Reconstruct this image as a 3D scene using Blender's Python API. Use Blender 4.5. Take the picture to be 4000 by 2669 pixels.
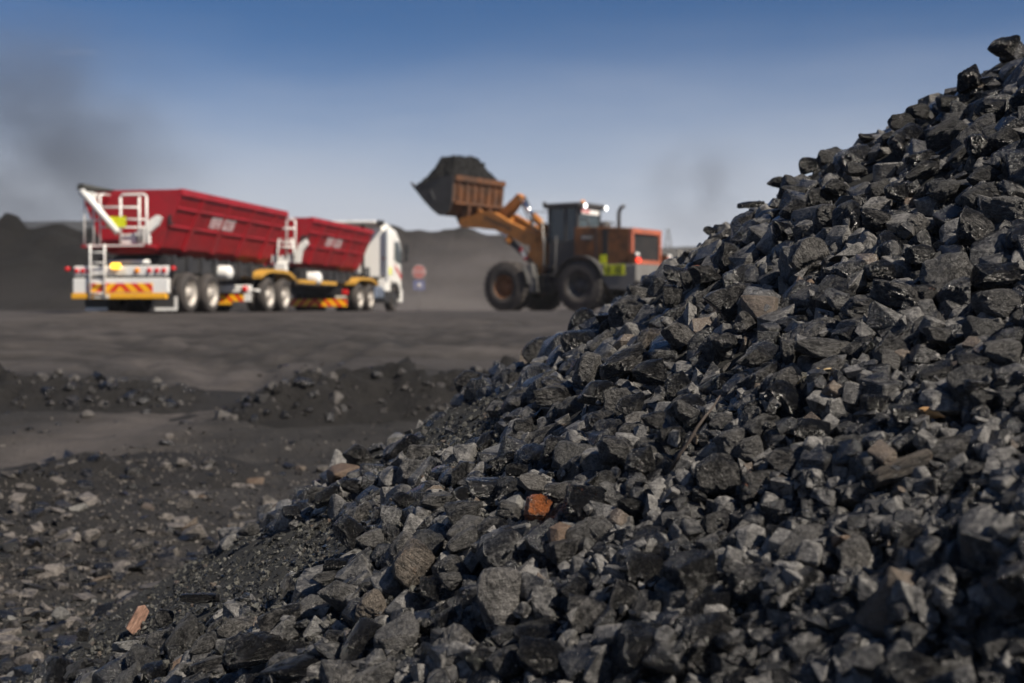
import bpy, math, random
import numpy as np
from mathutils import Vector, Matrix, Euler

for o in list(bpy.data.objects):
    bpy.data.objects.remove(o, do_unlink=True)
SC = bpy.context.scene
COL = SC.collection
R = math.radians

# ------------------------------------------------------------------ camera
F_PX = 5000.0            # focal length in pixels of the 4000 px wide photograph
HOR = 1205.0             # row of the horizon in the photograph
cam_d = bpy.data.cameras.new('camera')
cam = bpy.data.objects.new('camera', cam_d)
COL.objects.link(cam)
cam_d.sensor_width = 36.0
cam_d.lens = 45.0
cam_d.shift_y = -(1334.5 - HOR) / 4000.0
cam_d.clip_start = 0.05
cam_d.clip_end = 3000.0
cam.location = (0, 0, 0)
cam.rotation_euler = (R(90), 0, 0)
cam_d.dof.use_dof = True
cam_d.dof.focus_distance = 3.95
cam_d.dof.aperture_fstop = 2.8
SC.camera = cam

# ------------------------------------------------------------------ sky and sun
SUN_EL = R(45.5)
SUN_AZ = R(129)          # clockwise from +Y: the sun stands to the side of and behind the viewer
world = bpy.data.worlds.new('World')
SC.world = world
world.use_nodes = True
wn = world.node_tree
wn.nodes.clear()
w_out = wn.nodes.new('ShaderNodeOutputWorld')
w_bg = wn.nodes.new('ShaderNodeBackground')
w_sky = wn.nodes.new('ShaderNodeTexSky')
w_sky.sky_type = 'NISHITA'
w_sky.sun_disc = False
w_sky.sun_elevation = SUN_EL
w_sky.sun_rotation = SUN_AZ
w_sky.altitude = 3000
w_sky.air_density = 1.0
w_sky.dust_density = 4.0
w_sky.ozone_density = 6.0
w_bg.inputs['Strength'].default_value = 0.05
# dry-season haze lightens the whole ring of the horizon
w_tc = wn.nodes.new('ShaderNodeTexCoord'); w_sep = wn.nodes.new('ShaderNodeSeparateXYZ')
wn.links.new(w_tc.outputs['Generated'], w_sep.inputs[0])
w_mr = wn.nodes.new('ShaderNodeMapRange'); w_mr.interpolation_type = 'SMOOTHSTEP'
w_mr.inputs[1].default_value = 0.03; w_mr.inputs[2].default_value = 0.235; w_mr.inputs[3].default_value = 1.0; w_mr.inputs[4].default_value = 0.0
w_nz = wn.nodes.new('ShaderNodeTexNoise'); w_nz.inputs['Scale'].default_value = 3.2; w_nz.inputs['Detail'].default_value = 4
w_mp = wn.nodes.new('ShaderNodeMapping'); w_mp.inputs['Scale'].default_value = (1, 1, 4.5); wn.links.new(w_tc.outputs['Generated'], w_mp.inputs[0]); wn.links.new(w_mp.outputs[0], w_nz.inputs['Vector'])
w_ma = wn.nodes.new('ShaderNodeMath'); w_ma.operation = 'MULTIPLY_ADD'; w_ma.inputs[1].default_value = 0.07; wn.links.new(w_nz.outputs[0], w_ma.inputs[0])
w_mb = wn.nodes.new('ShaderNodeMath'); w_mb.operation = 'SUBTRACT'; w_mb.inputs[1].default_value = 0.035; wn.links.new(w_sep.outputs[2], w_mb.inputs[0]); wn.links.new(w_mb.outputs[0], w_ma.inputs[2])
wn.links.new(w_ma.outputs[0], w_mr.inputs[0])
w_mix = wn.nodes.new('ShaderNodeMix'); w_mix.data_type = 'RGBA'
w_hs = wn.nodes.new('ShaderNodeHueSaturation'); w_hs.inputs['Saturation'].default_value = 1.13; w_hs.inputs['Value'].default_value = 1.06
wn.links.new(w_sky.outputs[0], w_hs.inputs['Color'])
wn.links.new(w_mr.outputs[0], w_mix.inputs[0]); wn.links.new(w_hs.outputs[0], w_mix.inputs[6])
w_mix.inputs[7].default_value = (8.3, 8.7, 9.6, 1)
wn.links.new(w_mix.outputs[2], w_bg.inputs['Color'])
wn.links.new(w_bg.outputs[0], w_out.inputs['Surface'])

sun_d = bpy.data.lights.new('sun', 'SUN')
sun_d.energy = 5.0
sun_d.angle = R(0.55)
sun_d.color = (1.0, 0.905, 0.775)
sun = bpy.data.objects.new('sun', sun_d)
COL.objects.link(sun)
sdir = Vector((math.sin(SUN_AZ) * math.cos(SUN_EL), math.cos(SUN_AZ) * math.cos(SUN_EL), math.sin(SUN_EL)))
sun.rotation_euler = sdir.to_track_quat('Z', 'Y').to_euler()
sun.location = sdir * 60

SC.view_settings.view_transform = 'Standard'
SC.view_settings.look = 'None'
SC.view_settings.exposure = 0.45
SC.view_settings.gamma = 1.0
SC.cycles.use_denoising = True
SC.cycles.max_bounces = 6
SC.cycles.volume_bounces = 0
SC.cycles.transparent_max_bounces = 8
SC.cycles.volume_step_rate = 4.0

# ------------------------------------------------------------------ helpers
RNG = np.random.default_rng(11)
random.seed(5)

def tag(o, label=None, cat=None, group=None, kind=None):
    if label: o['label'] = label
    if cat: o['category'] = cat
    if group: o['group'] = group
    if kind: o['kind'] = kind
    return o

def empty(name, loc=(0, 0, 0), rz=0.0, **k):
    o = bpy.data.objects.new(name, None)
    COL.objects.link(o)
    o.location = loc
    o.rotation_euler = (0, 0, rz)
    o.empty_display_size = 0.2
    tag(o, **k)
    return o

def fast_mesh(name, verts, faces_flat, nside, smooth=False):
    """verts (n,3), faces (m,nside) numpy -> mesh"""
    me = bpy.data.meshes.new(name)
    n, m = len(verts), len(faces_flat)
    me.vertices.add(n)
    me.vertices.foreach_set('co', np.ascontiguousarray(verts, dtype=np.float32).ravel())
    me.loops.add(m * nside)
    me.loops.foreach_set('vertex_index', np.ascontiguousarray(faces_flat, dtype=np.int32).ravel())
    me.polygons.add(m)
    me.polygons.foreach_set('loop_start', np.arange(0, m * nside, nside, dtype=np.int32))
    me.polygons.foreach_set('loop_total', np.full(m, nside, dtype=np.int32))
    me.polygons.foreach_set('use_smooth', np.full(m, smooth, dtype=bool))
    me.update(calc_edges=True)
    return me

def link(name, me, mat=None, parent=None):
    o = bpy.data.objects.new(name, me)
    COL.objects.link(o)
    if mat is not None and len(me.materials) == 0:
        me.materials.append(mat)
    if parent is not None:
        o.parent = parent
    return o

class MB:
    """collects shapes and links them as one mesh object"""
    def __init__(self):
        self.v = []; self.f = []; self.s = []
    def _add(self, vs, fs, smooth=False, M=None):
        b = len(self.v)
        for p in vs:
            p = Vector(p)
            self.v.append(M @ p if M is not None else p)
        for f in fs:
            self.f.append([i + b for i in f]); self.s.append(smooth)
        return self
    def box(self, x0, x1, y0, y1, z0, z1, M=None):
        vs = [(x0, y0, z0), (x1, y0, z0), (x1, y1, z0), (x0, y1, z0), (x0, y0, z1), (x1, y0, z1), (x1, y1, z1), (x0, y1, z1)]
        fs = [(0, 3, 2, 1), (4, 5, 6, 7), (0, 1, 5, 4), (1, 2, 6, 5), (2, 3, 7, 6), (3, 0, 4, 7)]
        return self._add(vs, fs, M=M)
    def cbox(self, c, d, M=None):
        return self.box(c[0] - d[0] / 2, c[0] + d[0] / 2, c[1] - d[1] / 2, c[1] + d[1] / 2, c[2] - d[2] / 2, c[2] + d[2] / 2, M)
    def rbox(self, x0, x1, y0, y1, z0, z1, b=0.03):
        """box with chamfered edges (24 verts)"""
        vs = []; idx = {}
        for i, X in enumerate((x0, x1)):
            for j, Y in enumerate((y0, y1)):
                for k, Z in enumerate((z0, z1)):
                    sx, sy, sz = (1 if i == 0 else -1), (1 if j == 0 else -1), (1 if k == 0 else -1)
                    idx[i, j, k, 'x'] = len(vs); vs.append((X, Y + sy * b, Z + sz * b))
                    idx[i, j, k, 'y'] = len(vs); vs.append((X + sx * b, Y, Z + sz * b))
                    idx[i, j, k, 'z'] = len(vs); vs.append((X + sx * b, Y + sy * b, Z))
        fs = []
        q = [(0, 0), (1, 0), (1, 1), (0, 1)]
        for i in (0, 1):
            fs.append([idx[i, a, c, 'x'] for a, c in (q if i else q[::-1])])
            fs.append([idx[a, i, c, 'y'] for a, c in (q[::-1] if i else q)])
            fs.append([idx[a, c, i, 'z'] for a, c in (q if i else q[::-1])])
        for a in (0, 1):
            for c in (0, 1):
                fs.append([idx[0, a, c, 'y'], idx[1, a, c, 'y'], idx[1, a, c, 'z'], idx[0, a, c, 'z']])
                fs.append([idx[a, 0, c, 'x'], idx[a, 1, c, 'x'], idx[a, 1, c, 'z'], idx[a, 0, c, 'z']])
                fs.append([idx[a, c, 0, 'x'], idx[a, c, 1, 'x'], idx[a, c, 1, 'y'], idx[a, c, 0, 'y']])
        for i in (0, 1):
            for j in (0, 1):
                for k in (0, 1):
                    fs.append([idx[i, j, k, 'x'], idx[i, j, k, 'y'], idx[i, j, k, 'z']])
        return self._add(vs, fs)
    def prism(self, poly, a0, a1, axis='x', smooth=False):
        """extrude a 2-D polygon; axis x: poly in (y,z); y: (x,z); z: (x,y)"""
        def P(u, w, a):
            return {'x': (a, u, w), 'y': (u, a, w), 'z': (u, w, a)}[axis]
        n = len(poly)
        vs = [P(u, w, a0) for u, w in poly] + [P(u, w, a1) for u, w in poly]
        self._add(vs, [list(range(n))[::-1], list(range(n, 2 * n))])
        b = len(self.v) - 2 * n
        for i in range(n):
            j = (i + 1) % n
            self.f.append([b + i, b + j, b + n + j, b + n + i]); self.s.append(smooth)
        return self
    def tube(self, pts, r, n=8, cap=True, smooth=True):
        pts = [Vector(p) for p in pts]
        rs = r if isinstance(r, (list, tuple)) else [r] * len(pts)
        rings = []
        up = None
        for i, p in enumerate(pts):
            d = (pts[min(i + 1, len(pts) - 1)] - pts[max(i - 1, 0)]).normalized()
            if up is None:
                up = Vector((0, 0, 1)) if abs(d.z) < 0.9 else Vector((1, 0, 0))
            a = d.cross(up).normalized(); b_ = a.cross(d).normalized(); up = b_
            rings.append([p + (a * math.cos(2 * math.pi * k / n) + b_ * math.sin(2 * math.pi * k / n)) * rs[i] for k in range(n)])
        vs = [q for ring in rings for q in ring]
        fs = []
        for i in range(len(rings) - 1):
            for k in range(n):
                fs.append((i * n + k, i * n + (k + 1) % n, (i + 1) * n + (k + 1) % n, (i + 1) * n + k))
        self._add(vs, fs, smooth)
        if cap:
            b0 = len(self.v) - len(vs)
            self.f.append([b0 + k for k in range(n)][::-1]); self.s.append(False)
            self.f.append([b0 + len(vs) - n + k for k in range(n)]); self.s.append(False)
        return self
    def lathe(self, prof, c=(0, 0, 0), axis='x', n=32, smooth=True):
        """prof: list of (along, radius)"""
        vs = []; fs = []
        for a, r in prof:
            for k in range(n):
                t = 2 * math.pi * k / n
                u, w = r * math.cos(t), r * math.sin(t)
                q = {'x': (a, u, w), 'y': (u, a, w), 'z': (u, w, a)}[axis]
                vs.append((q[0] + c[0], q[1] + c[1], q[2] + c[2]))
        for i in range(len(prof) - 1):
            for k in range(n):
                fs.append((i * n + k, i * n + (k + 1) % n, (i + 1) * n + (k + 1) % n, (i + 1) * n + k))
        return self._add(vs, fs, smooth)
    def build(self, name, mat, parent=None, bevel=0.0, **k):
        me = bpy.data.meshes.new(name)
        me.from_pydata([tuple(p) for p in self.v], [], self.f)
        me.polygons.foreach_set('use_smooth', self.s)
        me.validate()
        import bmesh
        bm = bmesh.new(); bm.from_mesh(me)
        bmesh.ops.recalc_face_normals(bm, faces=bm.faces[:])
        if bevel:
            ed = [e for e in bm.edges if len(e.link_faces) == 2 and e.calc_face_angle(0) > 0.5]
            bmesh.ops.bevel(bm, geom=ed, offset=bevel, segments=2, profile=0.6, affect='EDGES', clamp_overlap=True)
        bm.to_mesh(me); bm.free()
        o = link(name, me, mat, parent)
        tag(o, **k)
        return o

# ------------------------------------------------------------------ numpy noise
_perm = np.random.default_rng(3).random((64, 64, 64)).astype(np.float32)
def vnoise(p, scale=1.0, off=0.0):
    """value noise in [-1,1] for p (n,3) or (n,2)"""
    p = np.asarray(p, dtype=np.float64) * scale + off
    if p.shape[1] == 2:
        p = np.concatenate([p, np.full((len(p), 1), 7.3 + off)], 1)
    i = np.floor(p).astype(np.int64); f = p - i
    f = f * f * f * (f * (f * 6 - 15) + 10)
    i0 = i & 63; i1 = (i + 1) & 63
    g = lambda a, b, c: _perm[a, b, c]
    x0, y0, z0 = i0.T; x1, y1, z1 = i1.T
    fx, fy, fz = f.T
    c00 = g(x0, y0, z0) * (1 - fx) + g(x1, y0, z0) * fx
    c10 = g(x0, y1, z0) * (1 - fx) + g(x1, y1, z0) * fx
    c01 = g(x0, y0, z1) * (1 - fx) + g(x1, y0, z1) * fx
    c11 = g(x0, y1, z1) * (1 - fx) + g(x1, y1, z1) * fx
    return 2 * ((c00 * (1 - fy) + c10 * fy) * (1 - fz) + (c01 * (1 - fy) + c11 * fy) * fz) - 1
def fbm(p, scale=1.0, octv=4, gain=0.5, off=0.0):
    s = 0; a = 1.0; n = 0
    for k in range(octv):
        s = s + a * vnoise(p, scale * 2.03 ** k, off + 13.1 * k); n += a; a *= gain
    return s / n

# ------------------------------------------------------------------ materials
def mat_new(name):
    m = bpy.data.materials.new(name)
    m.use_nodes = True
    nt = m.node_tree
    return m, nt, nt.nodes['Principled BSDF'], nt.nodes['Material Output']
def N(nt, typ, **k):
    n = nt.nodes.new(typ)
    for a, b in k.items():
        setattr(n, a, b)
    return n
def setin(n, **k):
    for a, b in k.items():
        n.inputs[a.replace('_', ' ')].default_value = b
def noise(nt, vec, scale, detail=4, rough=0.55):
    n = N(nt, 'ShaderNodeTexNoise')
    n.inputs['Scale'].default_value = scale; n.inputs['Detail'].default_value = detail; n.inputs['Roughness'].default_value = rough
    if vec is not None:
        nt.links.new(vec, n.inputs['Vector'])
    return n
def ramp(nt, fac, stops, interp='LINEAR'):
    r = N(nt, 'ShaderNodeValToRGB')
    r.color_ramp.interpolation = interp
    el = r.color_ramp.elements
    while len(el) < len(stops):
        el.new(0.5)
    for e, (p, c) in zip(el, stops):
        e.position = p
        e.color = (c[0], c[1], c[2], 1) if isinstance(c, (tuple, list)) else (c, c, c, 1)
    nt.links.new(fac, r.inputs[0])
    return r
def mixc(nt, fac, a, b, mode='MIX'):
    m = N(nt, 'ShaderNodeMix', data_type='RGBA', blend_type=mode)
    for sock, val in ((m.inputs[0], fac), (m.inputs[6], a), (m.inputs[7], b)):
        if hasattr(val, 'node'):
            nt.links.new(val, sock)
        elif isinstance(val, (tuple, list)):
            sock.default_value = (val[0], val[1], val[2], 1)
        else:
            sock.default_value = val
    return m.outputs[2]
def math_(nt, op, a, b=None, c=None, clamp=False):
    m = N(nt, 'ShaderNodeMath', operation=op, use_clamp=clamp)
    for i, val in enumerate((a, b, c)):
        if val is None: continue
        if hasattr(val, 'node'):
            nt.links.new(val, m.inputs[i])
        else:
            m.inputs[i].default_value = val
    return m.outputs[0]

def paint(name, col, rough=0.45, metal=0.0, dirt=0.35, dirt_col=(0.075, 0.062, 0.055), dscale=2.2, spec=0.5, coat=0.0):
    m, nt, p, out = mat_new(name)
    tc = N(nt, 'ShaderNodeTexCoord')
    n1 = noise(nt, tc.outputs['Object'], dscale, 6, 0.65)
    n2 = noise(nt, tc.outputs['Object'], dscale * 9, 4, 0.6)
    s = math_(nt, 'ADD', math_(nt, 'MULTIPLY', n1.outputs[0], 0.75), math_(nt, 'MULTIPLY', n2.outputs[0], 0.25))
    r = ramp(nt, s, [(0.42, 0.0), (0.68, 1.0)])
    f = math_(nt, 'MULTIPLY', r.outputs[0], dirt)
    c = mixc(nt, f, col, dirt_col)
    nt.links.new(c, p.inputs['Base Color'])
    rr = math_(nt, 'ADD', math_(nt, 'MULTIPLY', r.outputs[0], 0.3 * min(1, dirt * 2)), rough, clamp=True)
    nt.links.new(rr, p.inputs['Roughness'])
    p.inputs['Metallic'].default_value = metal
    p.inputs['Specular IOR Level'].default_value = spec
    p.inputs['Coat Weight'].default_value = coat
    b = N(nt, 'ShaderNodeBump'); b.inputs['Strength'].default_value = 0.12; b.inputs['Distance'].default_value = 0.02
    nt.links.new(n2.outputs[0], b.inputs['Height'])
    nt.links.new(b.outputs[0], p.inputs['Normal'])
    return m

def emis(name, col, e, base=None):
    m, nt, p, out = mat_new(name)
    p.inputs['Base Color'].default_value = (*(base or col), 1)
    p.inputs['Emission Color'].default_value = (*col, 1)
    p.inputs['Emission Strength'].default_value = e
    p.inputs['Roughness'].default_value = 0.3
    return m

def coal(name, island=False, base=(0.020, 0.020, 0.021), dust=(0.082, 0.079, 0.075), stain=None, light=0.0, scale=1.0, lump=False, odd=True, gloss=1.0):
    """broken coal: dull dusty skin, glossy fracture faces, bedding lines"""
    m, nt, p, out = mat_new(name)
    if lump:
        tc = N(nt, 'ShaderNodeTexCoord'); vec0 = tc.outputs['Object']
        oi = N(nt, 'ShaderNodeObjectInfo'); rnd = oi.outputs['Random']
    else:
        ge0 = N(nt, 'ShaderNodeNewGeometry'); vec0 = ge0.outputs['Position']; rnd = ge0.outputs['Random Per Island']
    vm = N(nt, 'ShaderNodeVectorMath', operation='MULTIPLY_ADD')
    nt.links.new(vec0, vm.inputs[0])
    vm.inputs[1].default_value = (scale,) * 3
    sc = N(nt, 'ShaderNodeVectorMath', operation='SCALE'); sc.inputs[0].default_value = (37, 17, 53)
    nt.links.new(rnd, sc.inputs['Scale']); nt.links.new(sc.outputs[0], vm.inputs[2])
    vec = vm.outputs[0]
    k = 1.0 if lump else 14.0          # lumps have unit object space, loose stones use metres
    n1 = noise(nt, vec, 1.3 * k, 5, 0.6)
    n2 = noise(nt, vec, 5.5 * k, 6, 0.65)
    n3 = noise(nt, vec, 24.0 * k, 3, 0.6)
    # bedding
    mp = N(nt, 'ShaderNodeMapping'); mp.inputs['Scale'].default_value = (1.2, 1.2, 9); nt.links.new(vec, mp.inputs[0])
    nb = noise(nt, mp.outputs[0], 1.4 * k, 4, 0.6)
    # dust cover
    d = math_(nt, 'ADD', math_(nt, 'MULTIPLY', n1.outputs[0], 0.6), math_(nt, 'MULTIPLY', n2.outputs[0], 0.4))
    d = math_(nt, 'ADD', d, math_(nt, 'MULTIPLY', math_(nt, 'SUBTRACT', rnd, 0.5), 0.28))
    dr = ramp(nt, d, [(0.45, 0.0), (0.65, 1.0)])
    rv = N(nt, 'ShaderNodeMapRange'); nt.links.new(rnd, rv.inputs[0]); rv.inputs[3].default_value = 0.72; rv.inputs[4].default_value = 1.28 + light
    c = mixc(nt, dr.outputs[0], tuple(q * 0.5 for q in base), tuple(q * 1.5 for q in dust))
    c = mixc(nt, 1.0, c, rv.outputs[0], 'MULTIPLY')
    if odd and not lump:      # now and then a tan, rusty or pale stone among the black ones
        fr = math_(nt, 'FRACT', math_(nt, 'MULTIPLY', rnd, 57.31))
        odd = ramp(nt, fr, [(0.0, (0.095, 0.076, 0.060)), (0.018, (0.10, 0.07, 0.05)), (0.022, (0.13, 0.126, 0.118)), (0.042, (0, 0, 0))], 'CONSTANT')
        c = mixc(nt, math_(nt, 'LESS_THAN', fr, 0.042), c, odd.outputs[0])
    sp = ramp(nt, n3.outputs[0], [(0.3, 0.6), (0.7, 1.4)])
    c = mixc(nt, 1.0, c, sp.outputs[0], 'MULTIPLY')
    sp2 = ramp(nt, n2.outputs[0], [(0.32, 0.62), (0.68, 1.38)])
    c = mixc(nt, 1.0, c, sp2.outputs[0], 'MULTIPLY')
    if stain:
        ns = noise(nt, vec, 1.05 * k, 5, 0.7)
        sr = ramp(nt, math_(nt, 'ADD', math_(nt, 'MULTIPLY', ns.outputs[0], 0.7), math_(nt, 'MULTIPLY', n3.outputs[0], 0.3)), [(stain[1], 0.0), (stain[1] + 0.07, 1.0)])
        sc_ = mixc(nt, n3.outputs[0], tuple(q * 0.5 for q in stain[0]), tuple(min(1, q * 1.35) for q in stain[0]))
        c = mixc(nt, sr.outputs[0], c, sc_)
    nt.links.new(c, p.inputs['Base Color'])
    ro = N(nt, 'ShaderNodeMapRange'); nt.links.new(d, ro.inputs[0])
    ro.inputs[1].default_value = 0.34; ro.inputs[2].default_value = 0.62; ro.inputs[3].default_value = 0.20; ro.inputs[4].default_value = 0.55
    nt.links.new(ro.outputs[0], p.inputs['Roughness'])
    p.inputs['Specular IOR Level'].default_value = 0.26
    h = math_(nt, 'ADD', math_(nt, 'MULTIPLY', n2.outputs[0], 0.55), math_(nt, 'MULTIPLY', n3.outputs[0], 0.30))
    h = math_(nt, 'ADD', h, math_(nt, 'MULTIPLY', nb.outputs[0], 0.4))
    b = N(nt, 'ShaderNodeBump'); b.inputs['Strength'].default_value = 0.85; b.inputs['Distance'].default_value = 0.14 if lump else 0.012
    nt.links.new(h, b.inputs['Height']); nt.links.new(b.outputs[0], p.inputs['Normal'])
    # small bright cleavage faces: each cell mirrors in its own direction
    vo = N(nt, 'ShaderNodeTexVoronoi'); vo.inputs['Scale'].default_value = 15.0 * k; nt.links.new(vec, vo.inputs['Vector'])
    sb = N(nt, 'ShaderNodeVectorMath', operation='SUBTRACT'); nt.links.new(vo.outputs['Color'], sb.inputs[0]); sb.inputs[1].default_value = (0.5, 0.5, 0.5)
    ml = N(nt, 'ShaderNodeVectorMath', operation='MULTIPLY_ADD'); nt.links.new(sb.outputs[0], ml.inputs[0]); ml.inputs[1].default_value = (1.1, 1.1, 1.1); nt.links.new(b.outputs[0], ml.inputs[2])
    nn_ = N(nt, 'ShaderNodeVectorMath', operation='NORMALIZE'); nt.links.new(ml.outputs[0], nn_.inputs[0])
    nt.links.new(nn_.outputs[0], p.inputs['Coat Normal'])
    cw = N(nt, 'ShaderNodeMapRange'); nt.links.new(d, cw.inputs[0]); cw.inputs[1].default_value = 0.36; cw.inputs[2].default_value = 0.62; cw.inputs[3].default_value = 0.9 * gloss; cw.inputs[4].default_value = 0.06 * gloss
    nt.links.new(cw.outputs[0], p.inputs['Coat Weight']); p.inputs['Coat Roughness'].default_value = 0.17
    return m

def earth(name, c0, c1, c2=None, attr=None, sc=1.0, bump=0.05, bdist=0.05):
    """coal fines and dust: layered noise in metres; attr mixes towards dust colour c2"""
    m, nt, p, out = mat_new(name)
    ge = N(nt, 'ShaderNodeNewGeometry'); vec = ge.outputs['Position']
    n1 = noise(nt, vec, 0.35 * sc, 6, 0.6)
    n2 = noise(nt, vec, 3.0 * sc, 6, 0.65)
    n3 = noise(nt, vec, 28.0 * sc, 5, 0.7)
    n4 = noise(nt, vec, 130.0 * sc, 3, 0.6)
    s = math_(nt, 'ADD', math_(nt, 'MULTIPLY', n1.outputs[0], 0.4), math_(nt, 'MULTIPLY', n2.outputs[0], 0.35))
    s = math_(nt, 'ADD', s, math_(nt, 'MULTIPLY', n3.outputs[0], 0.25))
    r = ramp(nt, s, [(0.36, c0), (0.62, c1)])
    c = r.outputs[0]
    if attr:
        mpt = N(nt, 'ShaderNodeMapping'); mpt.inputs['Scale'].default_value = (0.16, 0.9, 0.5); mpt.inputs['Rotation'].default_value = (0, 0, 0.22); nt.links.new(vec, mpt.inputs[0])
        nst = noise(nt, mpt.outputs[0], 1.6, 5, 0.6); nst.inputs['Distortion'].default_value = 1.2
        rst = ramp(nt, nst.outputs[0], [(0.38, 0.75), (0.6, 1.1)])
        c = mixc(nt, 1.0, c, rst.outputs[0], 'MULTIPLY'); c2 = mixc(nt, 1.0, c2, rst.outputs[0], 'MULTIPLY')
        at = N(nt, 'ShaderNodeAttribute', attribute_name=attr)
        f = math_(nt, 'MULTIPLY', at.outputs['Fac'], math_(nt, 'ADD', 0.45, math_(nt, 'MULTIPLY', n2.outputs[0], 0.9)), clamp=True)
        c = mixc(nt, f, c, c2)
    sp = ramp(nt, n4.outputs[0], [(0.3, 0.7), (0.7, 1.3)])
    c = mixc(nt, 1.0, c, sp.outputs[0], 'MULTIPLY')
    nt.links.new(c, p.inputs['Base Color'])
    p.inputs['Roughness'].default_value = 0.85
    p.inputs['Specular IOR Level'].default_value = 0.3
    h = math_(nt, 'ADD', math_(nt, 'MULTIPLY', n3.outputs[0], 0.6), math_(nt, 'MULTIPLY', n4.outputs[0], 0.25))
    h = math_(nt, 'ADD', h, math_(nt, 'MULTIPLY', n2.outputs[0], 1.0))
    b = N(nt, 'ShaderNodeBump'); b.inputs['Strength'].default_value = 0.9; b.inputs['Distance'].default_value = bdist
    nt.links.new(h, b.inputs['Height']); nt.links.new(b.outputs[0], p.inputs['Normal'])
    return m

# ------------------------------------------------------------------ terrain functions
AX, AY, AZ, SL = 4.6, 5.75, 2.60, 0.62      # the near heap: apex and slope
NEAR_Z, YARD_Z = -1.62, -0.11

def smooth01(t):
    t = np.clip(t, 0, 1); return t * t * (3 - 2 * t)
def ground_base(y):
    t = np.clip((y - 6.5) / 24.5, 0, 1)
    return NEAR_Z + (YARD_Z - NEAR_Z) * (0.72 * t + 0.28 * smooth01(t))
def px_dir(px, py):
    return (px - 2000.0) / F_PX, 1.0, -(py - HOR) / F_PX
def ground_at(px, py):
    dx, _, dz = px_dir(px, py)
    d = np.linspace(3, 60, 4000)
    k = np.argmax(ground_base(d) >= dz * d)
    return np.array([dx * d[k], d[k], ground_base(d[k])])

_track_px = [(-260, 1930), (60, 1820), (250, 1745), (480, 1680), (700, 1600), (860, 1530), (880, 1470), (760, 1420), (560, 1385)]
TRACK = np.array([ground_at(*q)[:2] for q in _track_px])
def dist_poly(P, pts):
    best = np.full(len(P), 1e9)
    for a, b in zip(pts[:-1], pts[1:]):
        ab = b - a; t = np.clip(((P - a) @ ab) / (ab @ ab), 0, 1)
        q = a + t[:, None] * ab
        best = np.minimum(best, np.hypot(*(P - q).T))
    return best

_ruts_px = [[(-200, 1305), (300, 1288), (800, 1300), (1400, 1350)], [(-200, 1350), (250, 1338), (600, 1352), (800, 1392), (840, 1440), (760, 1500)], [(300, 1262), (900, 1258), (1500, 1288), (2100, 1330)],
            [(1000, 1470), (1100, 1400), (1300, 1340), (1800, 1300)], [(-200, 1405), (300, 1378), (560, 1392), (640, 1440)], [(-200, 1270), (500, 1250), (1200, 1245), (1900, 1262)], [(700, 1330), (1100, 1370), (1500, 1365), (2000, 1350)]]
RUTS = []
for q in _ruts_px:
    pl_ = np.array([ground_at(*w)[:2] for w in q])
    tt_ = np.linspace(0, len(pl_) - 1, 24)
    RUTS.append(np.stack([np.interp(tt_, np.arange(len(pl_)), pl_[:, 0]), np.interp(tt_, np.arange(len(pl_)), pl_[:, 1])], 1))
def rut_mask(P):
    m = np.zeros(len(P))
    sel = (P[:, 1] > 12) & (P[:, 1] < 34) & (np.abs(P[:, 0]) < 16)
    if sel.any():
        Q = P[sel]; mm = np.zeros(len(Q))
        for r in RUTS:
            dd = dist_poly(Q, r)
            mm = np.maximum(mm, np.exp(-((dd - 0.0) / 0.17) ** 2)); mm = np.maximum(mm, np.exp(-((dd - 0.85) / 0.17) ** 2)); mm = mm - 0.45 * np.exp(-((dd - 0.33) / 0.13) ** 2)
        m[sel] = mm
    return m
def ground_h(P):
    """ground height for P (n,2)"""
    x, y = P[:, 0], P[:, 1]
    z = ground_base(y)
    near = 1 - smooth01((y - 22) / 10)
    off_heap = smooth01((np.hypot(x - AX, y - AY) - 6.7) / 2.2)      # the floor is flat where the heap stands on it
    z = z - 0.09 * (1 - off_heap) * near
    near = near * (0.15 + 0.85 * off_heap)
    z = z + near * (0.10 * vnoise(P, 0.45, 3.0) + 0.06 * vnoise(P, 1.3, 9.0) + 0.035 * vnoise(P, 3.1, 5.0) * (1 + vnoise(P, 0.5, 17.0)) + 0.018 * vnoise(P, 7.5, 6.0) + 0.008 * vnoise(P, 16.0, 2.0))
    far = smooth01((y - 14) / 6)
    # wheel ruts sweeping through the yard
    rut = np.sin((x * 0.55 + 0.028 * (y - 25) ** 2 + 1.2 * vnoise(P, 0.12, 2.0)) * 4.2)
    z = z + far * (1 - smooth01((y - 60) / 60)) * (0.012 * rut + 0.025 * vnoise(P, 0.9, 8.0)) 
    d = dist_poly(P, TRACK)
    tr = np.exp(-(d / 0.55) ** 2)
    z = z - 0.07 * tr
    rm = rut_mask(P)
    z = z - 0.085 * rm + 0.03 * np.clip(vnoise(P, 2.2, 40.0), 0, 1) * rm
    return z
def ground_dust(P):
    d = dist_poly(P, TRACK)
    yard = smooth01((P[:, 1] - 16.5 + 2.5 * vnoise(P, 0.25, 4.0)) / 4.0)
    v = np.maximum(np.exp(-(d / 0.75) ** 2) * 1.1, 0.75 * yard + 0.3 * vnoise(P, 0.5, 1.0) * yard)
    return np.clip(v * (1 - 0.85 * rut_mask(P) * (d > 0.8)), 0, 1)

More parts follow.
